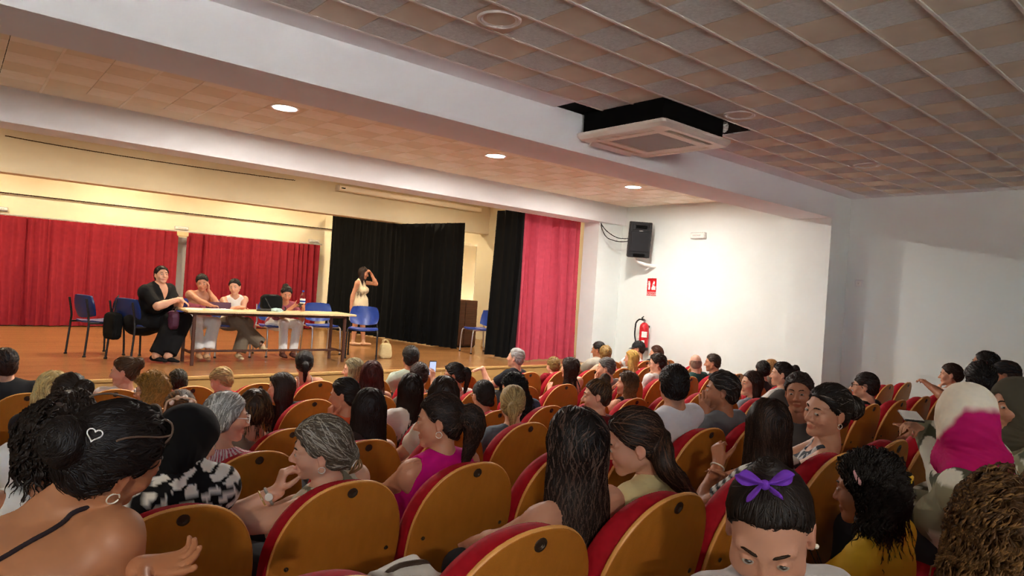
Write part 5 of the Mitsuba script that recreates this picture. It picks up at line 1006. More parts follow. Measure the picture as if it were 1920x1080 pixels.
aud('D', 770, 730, 'person in a white t-shirt, back turned, third row, right of the long dark hair', 'person in the white t-shirt, third row', look=(22, -6, 0), x=2.72, cell=.006, hair=hair('long', '#1b1310', length=.30, width=.075, locks=800, front=.0), top=dict(kind='tee', color='#dcd8d2'))
q = aud('D', 905, 741, 'person in glasses and a striped white top, third row, turned left', 'person in glasses and striped white top', look=(4, -8, 0), x=3.42, cell=.006, skin=SK['mid'], hair=hair('bun', '#1d1714', tie=(0, -.12, -.06), bun=.03, locks=600, strand=.003), top=dict(kind='tee', color='#d8d6d4', pattern='stripes', color2='#4a4f5c', period=.022, duty=.55)); glasses(q, '#d8d2cc')
aud('D', 962, 727, 'person bent forward, head bowed, third row, beyond the pale ponytail', 'person bent forward in the third row', look=(-50, -25, 0), x=3.90, cell=.0055, skin=SK['mid'], hair=hair('curlylong', '#100d0d', length=.17, width=.11, locks=700, wave=.012, wavelength=.055, noise=.03, freq=26, lift=2, vol=.016, front=.0, fall=(.5, 0)), top=dict(kind='tee', color='#3d4a5c'))
A3 = near_head('D', 1175, 720, (-40, 0, 0), (-.03, .17, -.14), d=(.1, -.25, 1), n=(0, -1, 0), curl=(.2, .3, .4, .5))
aud('D', 1175, 719, 'person in a black sleeveless top, fingers raised to the lips, third row, profile left', 'person in black with fingers at the lips', look=(-40, 0, 0), x=5.28, cell=.0055, skin=SK['light'], hair=hair('curlylong', '#3d2a1b', length=.20, width=.07, locks=700, wave=.008, wavelength=.06, noise=.02, front=.0, tip_color='#80603c', bright=1.2, lift=1.5), top=dict(kind='tank', color='#131318'), arms=(A3, None))
aud('D', 1430, 694, 'person in dark clothes near the white wall, back of the head between two profiles', 'person between two profiles by the wall', look=(45, -5, 0), x=7.85, hair=hair('updo', BLK, locks=250), top=dict(kind='tee', color='#2b2a2e'), dy=.35)
aud('D', 1445, 690, 'person near the white wall of whom only the pale top of the head shows', 'person of whom only the pale head top shows', Y=4.72, x=8.58, look=(30, -10, 0), hair=hair('bob', '#93683a', length=.05, locks=250), top=dict(kind='tee', color='#6b5a4c'), hz=.46)

# ---- row C
aud('C', 128, 790, 'person in a white t-shirt in the fourth row, hidden behind the heart clip', 'person in white behind the heart clip', look=(5, -6, 0), x=.14, cell=.007, hair=hair('curlylong', '#2a1f19', length=.03, width=.07, lock=.12, locks=800, wave=.010, wavelength=.05, noise=.03, freq=26, lift=2, vol=.016, front=.0), top=dict(kind='tee', color='#d8d8d6'))
q = aud('C', 425, 782, 'person in white glasses and a pink striped top, fourth row, facing right', 'person in white glasses', look=(95, -8, 0), x=1.02, cell=.005, skin=SK['light'], hair=hair('bob', '#7d7b77', length=.01, lock=.10, width=.06, locks=900, front=.0, streak='#c4c3bf', streak_amount=.4, bright=1.1, tip_color='#6b6a68'), top=dict(kind='tee', color='#d9d2d0', pattern='vstripes', color2='#b23a52', period=.18), facing=35); glasses(q, '#e4dfd8', r=.024, thick=.0028)
earring(q, 1, '#e6e0d6', stud=True)
aud('C', 692, 768, 'person with very long loose hair, back turned, fourth row, before the orange sleeve', 'person with very long loose hair, fourth row', look=(26, -8, 0), x=1.75, cell=.0055, hair=hair('long', '#1a1210', length=.34, width=.085, locks=1100, front=.0, wave=.003, strand=.0036, tip=1.1), top=dict(kind='tank', color='#3a2e2a'))
aud('C', 832, 742, 'person in a pale top, back of the head just above the pink top', 'person just beyond the pink top', look=(26, -6, 0), x=2.36, cell=.006, hair=hair('long', '#251a14', length=.25, width=.07, locks=500, front=.0), top=dict(kind='tee', color='#c8bfb4'))
aud('C', 961, 757, 'person with a pale ponytail in a grey-blue shirt, back turned, fourth row', 'person with the pale ponytail', look=(38, -6, 0), x=2.90, cell=.0055, hair=hair('pony', '#80683f', tie=(0, -.112, -.005), length=.14, thick=.030, locks=900, streak='#b49a66', streak_amount=.4, strand=.003, bright=1.15), top=dict(kind='tee', color='#59636e', sleeve=.8, fold=.03))
aud('C', 1118, 742, 'person with a top knot in a dark red top, fourth row, profile left', 'person in dark red with top knot', look=(-46, -6, 0), x=3.72, cell=.005, skin=SK['light'], hair=hair('topbun', '#33241a', tie=(0, -.075, .125), bun=.045, locks=700, noise=.010, streak='#6b4c30', strand=.003), top=dict(kind='tee', color='#5d2026', neck='crew'))
aud('C', 1409, 719, 'person with a bare neck, fourth row, face turned left, above the long straight hair', 'fourth row person above the long straight hair', look=(-55, -4, 0), x=5.95, cell=.006, skin=SK['light'], hair=hair('long', '#2c1b13', length=.16, width=.06, locks=400, front=.0), top=dict(kind='tee', color='#7d848c'))
aud('C', 1465, 702, 'person in profile to the left, fourth row, before the white wall and pilaster', 'person in profile before the pilaster', look=(-30, -2, 0), x=6.50, cell=.006, skin=SK['light'], hair=hair('bun', '#1f1613', tie=(0, -.135, .06), bun=.045, locks=400, noise=.01), top=dict(kind='tee', color='#c6c2bd'))

# ---- row A
q = aud('A', 352, 824, 'person in a black headscarf and black and white printed blouse, facing right', 'person in the black headscarf', look=(82, -20, 12), x=.50, facing=15, cell=.0055, skin=SK['light'], neck=on_y(320, 862, 2.46), top=dict(kind='long', color='#0f0f11', pattern='blocks', color2='#e2ddd4', freq=25, fold=.02), build=1.25, dy=.36); hijab(q, '#0d0d0f', cell=.0055, drape_=False, label='plain black headscarf')
q = aud('A', 600, 842, 'person in a pale sleeveless top and wristwatch, smiling to the left, hand at the mouth', 'person with the wristwatch smiling to the left', look=(-62, -8, -14), x=1.20, cell=.0042, dy=.22, skin='#c99a82', hair=hair('updo', '#4b4036', tie=(0, -.108, -.045), locks=1500, streak='#938b80', streak_amount=.38, vol=.018, strand=.0028, steps=18, noise=.005, bright=1.05), top=dict(kind='tank', color='#b9b2a0', pattern='blotch', color2='#6d6a58', level=.62, arm=.085), build=1.15, lean=(0, 0), facing=-25,
        arms=(near_head('A', 600, 842, (-62, -8, -14), (-.035, .165, -.135), dy=.22, d=(.25, -.35, .9), n=(.3, -.9, -.2), curl=(.9, 1.0, 1.1, 1.2), pole=(-.8, -.3, -.9)), None), hand_cell=.0055, gaze=unit(np.array([-.6, .3, -.05])))
earring(q, -1, '#d8d4cc', .013)
wd = unit(q.W[0]-q.E[0]); o = q.W[0]-wd*.035; a_ = unit(np.cross(wd, [0, 0, 1])); b_ = np.cross(wd, a_); an = np.linspace(0, 2*np.pi, 25)
part(q.key, 'watch_strap', col_ply(tube([o+(a_*math.cos(t)+b_*math.sin(t))*.031 for t in an], .006, 8, False), '#8d8a86'), 'silver watch strap'); wf = lathe([(0, .004), (.013, .004), (.015, 0), (.013, -.006), (0, -.006)], 20); wdir = unit(-C_F-wd*(-C_F@wd)); ax_ = unit(np.cross(wd, wdir)); wf.apply_transform(frame(o+wdir*.035, ax_, wd, wdir)); part(q.key, 'watch_face', col_ply(wf, '#d8d4ca'))
o2 = q.W[0]-wd*.058; part(q.key, 'bracelet', col_ply(tube([o2+(a_*math.cos(t)+b_*math.sin(t))*.034 for t in an], .0035, 6, False), '#b08a4a'), 'thin gold bracelet')
cl_, nn_ = surface_at(q, 664, 872); hx, hz_, nn_ = on_surface(nn_); cl_ = cl_+nn_*.006
part(q.key, 'claw_clip', col_ply(join(*[tube(curve([cl_+hz_*.03+hx*s_*.008, cl_+hx*s_*.022+nn_*.010, cl_-hz_*.02+hx*s_*.018+nn_*.006, cl_-hz_*.034+hx*s_*.008], 12), .0038, 6) for s_ in (-1.2, -.5, .5, 1.2)]), '#7d6440'), 'amber claw clip')
q = aud('A', 823, 789, 'person in a bright pink sleeveless top with a black shoulder strap, profile left', 'person in the bright pink top', look=(-50, -7, 0), x=1.72, cell=.0042, dy=.30, skin=SK['mid'], facing=-5, hair=hair('pony', '#1d1411', tie=(0, -.118, .015), length=.20, thick=.052, locks=1600, wave=.008, wavelength=.06, strand=.0028, steps=20, noise=.008, streak='#3d281e', lock=.26), top=dict(kind='tank', color='#b80f74', neck='crew', arm=.062, fold=.014), build=1.08, gaze=unit(np.array([-.8, .5, -.3])))
earring(q, -1, '#e6e2da', .014)
sp_ = np.array([q.N+q.rb*x_*.1+q.fw*y_+q.Tt*z_ for x_, y_, z_ in ((.9, .13, -.25), (.85, .06, -.06), (.85, -.06, -.05), (.3, -.13, -.22), (-.6, -.14, -.40))]); c_ = curve(sp_, 30)
for _ in range(6): d_, g_ = q.field.sample(c_, True); c_ = c_-g_*np.clip(d_-.022, -.03, .03)[:, None]
part(q.key, 'bag_strap', col_ply(tube(c_, .011, 6), '#121113', smooth=True), 'black shoulder strap')
aud('A', 1263, 722, 'person in a white t-shirt with cropped hair, back turned, before the bald person', 'person in white with cropped hair', look=(40, -2, 0), sex='m', x=3.44, cell=.0055, skin=SK['mid'], build=1.12, hair=men('#15100f', vol=.012, locks=900, strand=.0026, lock=.03), top=dict(kind='tee', color='#d3d2da', neck='crew'), dy=.28)
q = aud('A', 1352, 733, 'person in a grey t-shirt holding one hand before the face, profile left', 'person in grey holding a hand before the face', look=(-36, -3, 0), sex='m', x=3.98, cell=.005, skin=SK['tan'], hair=men('#221b18', vol=.014, locks=800, streak='#5a544e', streak_amount=.2, strand=.003, beard=.35), top=dict(kind='tee', color='#6d7076', neck='crew'),
        arms=(near_head('A', 1352, 733, (-36, -3, 0), (-.050, .105, -.150), d=(.05, .02, 1), n=(.95, -.25, 0), curl=(.15, .2, .25, .3), spread=.14, thumb=.8), None), hand_cell=.006)
q = aud('A', 1498, 736, 'person turned round to face the camera, fifth row, right of the long straight hair', 'person turned round to face us', Y=2.12, x=4.50, look=(-108, -4, 4), facing=-70, cell=.005, skin=SK['tan'], size=1.06, hair=hair('bun', '#2a1f1b', tie=(0, -.14, .05), bun=.05, locks=600, noise=.012, wave=.004), top=dict(kind='tee', color='#4a4644'), hy=.40)
q = aud('A', 1622, 724, 'person in black-rimmed glasses and black t-shirt, profile left, before the right wall', 'person in black-rimmed glasses', look=(-16, -2, 0), sex='m', x=6.25, cell=.0055, skin=SK['light'], hair=men('#231a16', recede=-.035, vol=.004, locks=400, beard=.2, recede_=1), top=dict(kind='tee', color='#141417', neck='crew')); glasses(q, '#0e0c0c', thick=.0028)
aud('A', 1782, 703, 'person with one forearm raised against the cheek, seated by the right wall', 'person with a raised forearm', look=(-16, -6, 0), x=8.40, cell=.007, skin=SK['light'], hair=hair('updo', '#2c1c14', locks=350, vol=.012), top=dict(kind='tee', color='#c9c6c6'), arms=(near_head('A', 1782, 703, (-16, -6, 0), (-.035, .12, -.185), d=(.1, -.25, 1), n=(.4, -.9, 0), pole=(0, .2, -1)), None))

# ---- row B
hw = CAM+ray(262, 1066)*1.34
q = aud('B', 214, 858, 'person in a thin-strapped top with a heart hair clip, leaning right, hand held out', 'person with the heart hair clip', Y=1.66, look=(70, -16, 26), hip=(.04, 1.44, .90), x=.02, facing=48, cell=.004, skin='#a97250', build=.98, neck=CAM+ray(104, 958)*1.46,
        hair=hair('bun', '#1a1412', tie=(.005, -.128, .03), bun=.047, locks=1800, strand=.0026, steps=18, noise=.010, vol=.012, wave=.003, messy=.28, lift=1.6), top=dict(kind='strap', color='#2a2226', top=-.22, straps=False),
        arms=(None, dict(w=hw, d=unit(ray(365, 1052)*1.34-ray(262, 1066)*1.34), n=unit(np.array([.1, -.5, .85])), curl=(.12, .35, .45, .5), thumb=.75, spread=.05, pole=(.2, -.3, -1.0))), hand_cell=.0045)
sp_ = curve([CAM+ray(u_, v_)*d_ for u_, v_, d_ in ((-60, 1075, 1.30), (0, 1028, 1.30), (60, 990, 1.33), (105, 970, 1.36), (140, 965, 1.42), (150, 985, 1.52))], 40)
for _ in range(8):
    d_, g_ = q.field.sample(sp_, True); sp_ = sp_-g_*np.clip(d_-.003, -.02, .02)[:, None]; sp_[1:-1] = .25*sp_[:-2]+.5*sp_[1:-1]+.25*sp_[2:]
part(q.key, 'strap', col_ply(tube(sp_, .0055, 6), '#2a2024', 'm_cloth', smooth=True), 'thin dark shoulder strap')
earring(q, 1, '#d9cfbf', .013)
hp_, nn_ = surface_at(q, 178, 816); nn_ = unit(.5*nn_-.5*unit(ray(178, 816))); hx, hz_, _n = on_surface(nn_); hp_ = hp_+nn_*.012; tt_ = np.linspace(0, 2*np.pi, 41); ca_, sa_ = math.cos(.30), math.sin(.30)
hpts = np.array([hp_+(hx*(16*math.sin(t)**3*ca_+(13*math.cos(t)-5*math.cos(2*t)-2*math.cos(3*t)-math.cos(4*t))*sa_)+hz_*((13*math.cos(t)-5*math.cos(2*t)-2*math.cos(3*t)-math.cos(4*t))*ca_-16*math.sin(t)**3*sa_))*.00088 for t in tt_]); part(q.key, 'heart_clip', col_ply(tube(hpts, .0016, 6, False), '#dcd6d0', smooth=True), 'silver heart outline hair clip')
glasses(q, '#5d4a3e', up=.098, back=.05, name='sunglasses', dark='#0d0a09', r=.025, thick=.0026)
q = aud('B', 104, 838, 'person in a white sleeveless top at the left edge, hidden behind the heart clip', 'person in white sleeveless top at the left edge', Y=2.35, look=(-8, -10, 0), hip=(.10, 2.52, .80), cell=.006, x=-99, skin=SK['tan'], hair=hair('curlylong', '#1f1713', length=.02, width=.06, lock=.11, locks=800, wave=.010, wavelength=.05, noise=.03, freq=26, lift=2, vol=.012, front=0.), top=dict(kind='tank', color='#d6d6d4'))
q = aud('B', 1080, 838, 'person with very long wet-looking dark hair and thin straps, back turned, foreground centre', 'person with very long dark wet hair', look=(16, -4, 0), x=1.60, cell=.0042, dy=.30, skin='#bd8a74', hair=hair('long', '#140e0d', length=.36, width=.085, locks=2200, wave=.0075, wavelength=.11, strand=.0032, steps=30, front=.0, noise=.012, freq=18, tip=1.35, messy=.14, lift=2.0, streak='#4a3831', streak_amount=.35, tip_color='#1e1412', vol=.014), top=dict(kind='strap', color='#1a1718', top=-.2, strap_color='#8a6a50', pattern='blotch', color2='#5f564e', freq=60, level=.6))
q = aud('B', 1188, 828, 'person in a pale yellow t-shirt bending left to whisper, dark plait over the back', 'person in the pale yellow t-shirt', look=(-46, -20, -12), x=2.02, cell=.0042, dy=.34, skin='#c29079', facing=-12, hair=hair('pony', '#1f1512', tie=(0, -.118, -.01), to=[on_y(1245, 868, 1.42), on_y(1275, 905, 1.40), on_y(1310, 945, 1.40)], length=.25, thick=.034, locks=1800, strand=.0026, steps=20, lock=.34, streak='#4a3022', noise=.006), top=dict(kind='tee', color='#cdbf92', neck='crew', fold=.022, sleeve=.75), neck=on_y(1226, 892, 1.52), build=1.08)
aL = dict(w=on_y(1348, 868, 1.72), pole=(-.5, .2, -.8), d=unit(np.array([.2, .3, .9])), n=(.9, .2, 0), curl=(.9, 1, 1, 1), fine=1)
q = aud('B', 1440, 800, 'person with long straight dark hair and raised forearms with bracelets, back turned', 'person with long straight hair and bracelets', look=(40, -6, 0), x=2.80, cell=.0045, dy=.30, skin=SK['tan'], hair=hair('long', '#1c1310', length=.28, width=.085, locks=1800, strand=.003, steps=24, front=.0, tip=1.15, streak='#3a261c', bright=1.05), top=dict(kind='tee', color='#d0d0cc', pattern='stripes', color2='#2a2a2e', period=.035), arms=(aL, dict(w=on_y(1375, 905, 1.62), pole=(.3, -.4, -1), d=unit(np.array([-.5, .5, .5])), n=(0, 0, -1.0))))
wd = unit(q.W[0]-q.E[0]); a_ = unit(np.cross(wd, [0, 0, 1])); b_ = np.cross(wd, a_)
for j_, (dd_, cc_) in enumerate(((.05, '#b06a3a'), (.02, '#d6d0c4'))): part(q.key, 'bracelet', col_ply(tube([q.W[0]-wd*dd_+(a_*math.cos(t)+b_*math.sin(t))*.031 for t in an], .0035, 6, False), cc_))
q = aud('B', 1550, 770, 'person in a grey and white print top looking back over the shoulder, smooth low bun', 'person looking back over the shoulder', Y=1.46, look=(-68, -6, -10), x=3.28, cell=.0042, skin='#bd8a70', size=1.05, facing=-25, hair=hair('bun', '#1b1512', tie=(0, -.15, .0), bun=.055, locks=1800, strand=.0026, steps=18, streak='#6b625c', streak_amount=.12, noise=.008), top=dict(kind='tank', color='#c4c4c6', pattern='blotch', color2='#3f444e', freq=30, level=.5, neck='backscoop'), gaze=unit(np.array([-.75, -.65, -.05])), eyes='#2a1a12'); earring(q, -1, '#cfcabf', .012)
q = aud('B', 1838, 712, 'person in dark clothes, back of the head just above the white and pink headscarf', 'person above the pink headscarf', look=(62, -4, 0), sex='m', x=5.74, cell=.006, hair=men('#120f0f', vol=.022, locks=500, noise=.014), top=dict(kind='tee', color='#2a2a30', neck='crew'))
q = aud('B', 1846, 684, 'person standing tall at the right, face to the left, below the light wall', 'person standing at the right', Y=1.86, look=(0, 4, 0), sex='m', x=-99, cell=.006, hip=(7.16, 1.86, 1.12), legs=([(7.08, 1.90, .71), (7.26, 1.90, .71)], [(7.08, 1.86, .375), (7.26, 1.86, .375)]), skin=SK['tan'], hair=men('#17120f', vol=.010), top=dict(kind='tee', color='#25303d'))
q = aud('B', 1884, 704, 'person in a dark cap at the right edge, face to the left', 'person in the dark cap at the right edge', Y=1.62, look=(-6, -4, 0), sex='m', x=7.15, cell=.006, hair=men(DBR), skin=SK['tan'], top=dict(kind='tee', color='#2f3338')); cap_hat(q, '#17181b')

# ---- nearest row, right
CAMO = dict(kind='long', color='#cfcfc2', pattern='blotch', color2='#4a4f3e', color3='#85846c', freq=10, level=.57, fold=.03, off=.018)
pw = CAM+ray(1738, 806)*2.75
q = aud('Z', 1812, 782, 'person in a white and pink headscarf and camouflage shirt, back turned, holding a phone', 'person in the white and pink headscarf', Y=.78, look=(60, -6, 0), x=2.86, cell=.006, skin=SK['light'], top=CAMO, build=1.12, hip=(2.92, .72, 1.02), arms=(dict(w=pw, d=unit(np.array([-.85, .3, .25])), n=unit(np.array([.1, .2, -1.0])), curl=(.7, .8, .9, 1.0), pole=(.3, -.2, -1)), None), hand_cell=.007)
hijab(q, '#e2d8c6', '#b01560', cell=.0055, label='white headscarf turning bright pink at the back')
wd = unit(q.W[0]-q.E[0]); a_ = unit(np.cross(wd, [0, 0, 1])); b_ = np.cross(wd, a_); part(q.key, 'wristband', col_ply(tube([q.W[0]-wd*.03+(a_*math.cos(t)+b_*math.sin(t))*.032 for t in an], .010, 8, False), '#141416'), 'black wristband')
t = thing('phone', 'phone held in the hand of the person in camouflage', 'phone'); MP = T().translate((q.W[0]+unit(np.array([-.85, .3, .25]))*.10+np.array([0, 0, .03])).tolist()).rotate([0, 0, 1], -60).rotate([1, 0, 0], -84)
part(t, 'case', ply(move(box((-.036, -.004, -.075), (.036, .004, .075), .004), MP), 'm_black_plastic')); part(t, 'screen', ply(move(box((-.033, -.0055, -.07), (.033, -.0035, .07)), MP), 'm_switch'), 'pale screen')
q = aud('Z', 1904, 762, 'person in an olive headscarf and camouflage shirt at the right edge, face to the left', 'person in the olive headscarf', Y=.80, look=(-55, -6, 4), x=3.42, facing=-50, cell=.0045, skin='#b98468', top={**CAMO, 'freq': 13}, hip=(3.46, .74, 1.02), gaze=unit(np.array([-.9, -.45, -.1]))); hijab(q, '#4a4538', cell=.0055, label='olive headscarf')
q = aud('Z', 1628, 918, 'child in a yellow t-shirt with a pink hair slide, looking away to the left', 'child in the yellow t-shirt', Y=.86, build=1.15, look=(-14, -10, 0), age='child', x=2.28, cell=.0045, size=.80, headsize=.92, skin='#8f5d44', hip=(2.30, .80, .78), hair=hair('curlylong', '#120d0c', length=.06, width=.065, lock=.14, locks=1800, wave=.009, wavelength=.04, noise=.02, freq=30, lift=2.2, strand=.003, vol=.008, steps=20, front=0.), top=dict(kind='tee', color='#c9a032', neck='crew', fold=.02)); earring(q, -1, '#d8b860', stud=True)
def slide(q, c, at_, d_, L_, w_, name, lab):
    o = q.C+q.hs*(q.R@np.array(at_)); dd = unit(q.R@np.array(d_)); m = trimesh.creation.icosphere(3, 1.0); nrm = unit(q.R@np.array([at_[0], at_[1], at_[2]-.02])); dd = unit(dd-nrm*(dd@nrm)); m.vertices = m.vertices*[L_, w_, .004]; m.apply_transform(frame(o, dd, np.cross(nrm, dd), nrm)); part(q.key, name, col_ply(m, c, smooth=True), lab)
slide(q, '#c79aa2', (-.098, .012, .058), (0, .35, .9), .026, .007, 'hair_slide', 'pale pink hair slide')
o_ = q.C+q.hs*(q.R@np.array([.02, -.125, .03])); part(q.key, 'hair_band', col_ply(tube([o_+q.R@np.array([.028*math.cos(t), -.004*math.sin(t), .010*math.sin(t)]) for t in an], .008, 8, False), '#d8b232', smooth=True), 'yellow hair band')
q = aud('Z', 1442, 992, 'child with a purple bow on the head, facing the camera and looking down', 'child with the purple bow', Y=.62, look=(-116, -32, 2), age='child', x=1.20, cell=.004, size=.78, headsize=.92, skin='#b98872', hip=(1.24, .56, .82), facing=-140, gaze=unit(CAM-on_y(1442, 992, .62)), hair=hair('bun', '#1d1512', tie=(0, -.02, .135), bun=.028, locks=1500, strand=.0022, vol=.003, noise=.004, steps=16, messy=.3, hairline=-.014), top=dict(kind='tee', color='#b9b6b8', neck='crew', fold=.02))
earring(q, -1, '#d9d3c8', stud=True)
bo, bn0 = surface_at(q, 1429, 918); bo = CAM+(bo-CAM)*np.linalg.norm(bo-CAM)/np.linalg.norm(bo-CAM)+C_U*.012-C_F*.012; bx_ = C_R; bu_ = unit(C_U-.15*C_F); bn_ = np.cross(bx_, bu_)
bow_c = '#6a35a8'; 
for sg in (-1, 1):
    for (dx, dz, rx, rz, tilt) in ((.026, .010, .026, .015, .35), (.018, -.016, .020, .009, -.9)):
        m = trimesh.creation.icosphere(3, 1.0); v = m.vertices; v *= [rx, rz*(1), .010]; v[:, 1] *= .45+.75*(v[:, 0]*.5/rx+.5); v[:, 2] += .006*np.sin(v[:, 1]*260); ca, sa = math.cos(tilt), math.sin(tilt); v[:, :2] = np.c_[v[:, 0]*ca-v[:, 1]*sa, v[:, 0]*sa+v[:, 1]*ca]; v[:, 0] += dx; v[:, 1] += dz; v[:, 0] *= sg
        f_ = m.faces if sg > 0 else m.faces[:, ::-1]; m = trimesh.Trimesh(v, f_, process=False); m.apply_transform(frame(bo, bx_, bu_, bn_)); part(q.key, 'bow_loop', col_ply(m, bow_c, 'm_cloth', smooth=True))
m = trimesh.creation.icosphere(2, .009); m.apply_translation(bo-bn_*0); part(q.key, 'bow_knot', col_ply(m, bow_c, 'm_cloth', smooth=True), 'purple ribbon knot')
q = aud('Z', 1905, 1022, 'child with loose curls close to the camera at the lower right corner', 'child with loose curls at the corner', Y=.34, look=(70, -12, 0), age='child', x=-99, cell=.0045, size=.8, headsize=.95, skin=SK['light'], hip=(1.50, .26, .86), hair=hair('curlylong', '#4a3320', length=.05, width=.07, locks=2200, wave=.010, wavelength=.05, noise=.02, freq=26, lift=2.6, strand=.0026, vol=.016, steps=20, front=0., tip_color='#6b4c2e', streak='#7d5c38', streak_amount=.3), top=dict(kind='tee', color='#6d7a66'))

# ---- on the stage
SZ = STAGE_Z
def table_arm(x, y=9.26, z=.035, d=(0, -.6, 0), **k): return dict(w=(x, y, TZ+z), d=unit(np.array(d, float)), n=(0, 0, -1.0), pole=k.pop('pole', (0, 0, -1)), **k)
gs = 'people at the table'
C_ = on_y(303, 516, 9.45)
q = person('person in black with one arm across the chest at the left end of the table', C_, look=(172, 6, 0), hip=(1.98, 9.62, SZ+.50), facing=142, sex='f', build=1.62, size=.97, cell=.008, skin=SK['light'], hair=hair('bun', '#1d1512', tie=(0, -.13, .02), bun=.035, locks=300), top=dict(kind='tee', color='#101012', neck='v', sleeve=.85, low=-.06), bottom=dict(color='#0e0e10', wide=.01, shoes='#121214'), floor=SZ, group=gs,
    legs=([(2.22, 9.30, SZ+.52), (2.36, 9.36, SZ+.52)], [(2.03, 9.22, SZ+.085), (2.15, 9.16, SZ+.085)]), arms=(dict(w=(2.28, 9.22, TZ+.10), d=(.6, -.4, -.3), n=(0, 0, -1.0)), dict(w=C_+np.array([.14, -.22, -.30]), d=(.9, .1, .2), n=(0, 1, -.3), pole=(-.8, -.3, -.5))))
C_ = on_y(379, 530, 9.62)
q = person('person in a pink strapless top and white trousers, cheek on hand at the table', C_, look=(-165, -18, 8), hip=(2.58, 9.76, SZ+.48), size=.92, facing=184, cell=.008, skin=SK['mid'], hair=hair('bun', '#1b1411', tie=(0, -.13, .06), bun=.04, locks=300), top=dict(kind='strap', color='#c56a7c', top=-.17, straps=False, low=-.08), bottom=dict(color='#d8d6d2', wide=.035, length=.80, shoes='#b08a66'), floor=SZ, group=gs,
    legs=([(2.50, 9.34, SZ+.50), (2.74, 9.36, SZ+.50)], [(2.58, 9.40, SZ+.085), (2.66, 9.34, SZ+.085)]), arms=(dict(w=C_+np.array([.075, -.05, -.10]), d=(.0, -.05, 1), n=(-.9, .2, 0), pole=(.5, -.6, -1)), table_arm(2.66, 9.22, d=(.8, -.2, 0))))
C_ = on_y(440, 538, 9.60)
q = person('person in a white sleeveless waistcoat with crossed legs, leaning on the table', C_, look=(-150, -10, 6), hip=(3.10, 9.78, SZ+.48), size=.92, facing=178, cell=.008, skin=SK['light'], hair=hair('pony', '#17110f', tie=(0, -.11, .03), length=.22, locks=300, thick=.035), top=dict(kind='tank', color='#e4dfd4', neck='v', arm=.068, low=-.08), bottom=dict(color='#6b5f50', wide=.05, length=.92, shoes='#c2ac88'), floor=SZ, group=gs,
    legs=([(2.98, 9.32, SZ+.56), (3.16, 9.34, SZ+.50)], [(3.36, 9.24, SZ+.20), (3.06, 9.30, SZ+.085)]), arms=(table_arm(3.06, 9.28, d=(-.8, -.2, 0)), table_arm(3.02, 9.24, d=(.8, -.1, 0), pole=(-.6, 0, -1))))
C_ = on_y(537, 551, 9.52)
q = person('person in dusty pink tee and white trousers looking down at a phone', C_, look=(-170, -26, 0), hip=(3.76, 9.78, SZ+.48), size=.92, facing=182, cell=.008, skin=SK['mid'], hair=hair('pony', '#15100e', tie=(0, -.11, .06), length=.26, thick=.04, locks=350, swing=.05), top=dict(kind='tee', color='#8c4a55', low=-.08), bottom=dict(color='#dddbd8', wide=.012, shoes='#4a2a22'), floor=SZ, group=gs,
    legs=([(3.68, 9.36, SZ+.50), (3.88, 9.36, SZ+.50)], [(3.70, 9.38, SZ+.085), (3.84, 9.36, SZ+.085)]), arms=(dict(w=(3.95, 9.34, TZ+.07), d=(-.6, -.6, .2), n=(-.5, .2, .5)), dict(w=(3.80, 9.34, TZ+.07), d=(.6, -.6, .2), n=(.5, .2, .5))))
t = thing('phone', 'phone in the hands of the person in the dusty pink t-shirt', 'phone'); MP = T().translate([3.875, 9.27, TZ+.105]).rotate([1, 0, 0], 50); part(t, 'case', ply(move(box((-.036, -.004, -.075), (.036, .004, .075), .004), MP), 'm_black_plastic')); part(t, 'screen', ply(move(box((-.033, .0035, -.07), (.033, .0052, .07)), MP), 'm_switch'))
C_ = on_y(682, 512, 11.0); fx, fy = C_[0], 11.05
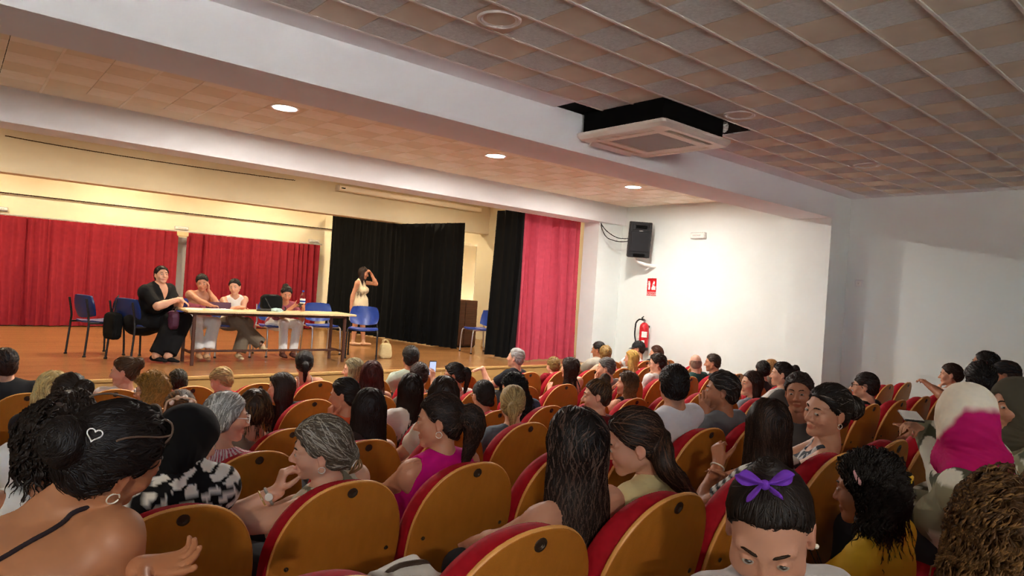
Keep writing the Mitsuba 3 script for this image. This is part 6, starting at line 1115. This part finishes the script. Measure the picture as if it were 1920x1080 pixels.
q = person('person in a cream sleeveless dress standing before the black curtain, hand raised to the brow', C_, look=(135, -16, 0), hip=(fx-.02, fy, SZ+.76), facing=140, cell=.008, size=.88, skin=SK['mid'], group='person standing on the stage', floor=SZ, hair=hair('long', '#2a1b15', length=.24, width=.065, locks=450, front=.3, wave=.004), top=dict(kind='tank', color='#d6c7a8', neck='crew', arm=.07, low=-.32, fold=.008, name='dress', extra=[cone((fx-.02, fy, SZ+.80), (fx-.01, fy, SZ+.46), .145, .165)]),
    legs=([(fx-.09, fy-.03, SZ+.42), (fx+.06, fy-.01, SZ+.42)], [(fx-.11, fy-.02, SZ+.075), (fx+.08, fy-.05, SZ+.075)]), arms=(dict(w=C_+np.array([.115, -.065, .0]), d=unit(np.array([-.5, -.2, .6])), n=(-.8, .2, -.3), curl=(.6, .8, .9, 1.0), pole=(.7, -.3, -.8)), dict(w=(fx-.24, fy-.10, SZ+.66), d=(0, 0, -1.0), n=(1.0, 0, 0), pole=(-.5, .4, 0))))
for a__ in q.an:
    d_ = unit(np.array([q.fw[0], q.fw[1], 0])); F = Field([axis(a__[i]-.22, a__[i]+.22, .009) for i in range(3)]); s0 = np.array([a__[0], a__[1], SZ+.035]); F.put(cone(s0-d_*.04, s0+d_*.13, .032, .026, [0, 0, 1], .8)); F.put(cone(s0, a__+[0, 0, .02], .032, .034), .02); v, f_ = F.mesh(); v[:, 2] = np.maximum(v[:, 2], SZ+.003); part(q.key, 'shoe', mikit.ply((v, f_), 'm_skin', smooth=True, color=np.tile(lin('#c49a78'), (len(v), 1))), 'bare-looking flat shoe')

# ================================================================ labels of the seats
rown = dict(F='front row', G='front row', E='second row', D='third row', C='fourth row', A='fifth row', B='sixth row', Z='nearest row')
ordn = ('next', 'second', 'third', 'fourth', 'fifth', 'sixth', 'seventh', 'eighth', 'ninth', 'tenth', 'eleventh', 'twelfth')
taken = {}
for key, row, x in seats:
    cand = [(abs(x-px_), k_, s_) for r_, px_, k_, s_ in who if r_ == row]
    if cand:
        dd_, k_, s_ = min(cand)
        if dd_ < .30 and k_ not in taken: taken[k_] = key; labels[key]['label'] = f'wooden-backed red seat of the {s_}'; continue
for key, row, x in seats:
    if labels[key]['label'] != 'x': continue
    cand = sorted((abs(x-px_), px_, s_) for r_, px_, k_, s_ in who if r_ == row and abs(x-px_) < 12)
    d0, px_, s_ = cand[0]; n_ = max(1, int(round(d0/.56))); side = 'right' if x > px_ else 'left'; lab = f"empty red seat, {ordn[min(n_, 12)-1]} {side} of the {s_}"
    while any(v_.get('label') == lab for v_ in labels.values()): n_ += 1; lab = f"empty red seat, {ordn[min(n_, 12)-1]} {side} of the {s_}"
    w_ = lab.split(); labels[key]['label'] = ' '.join(w_[:16])
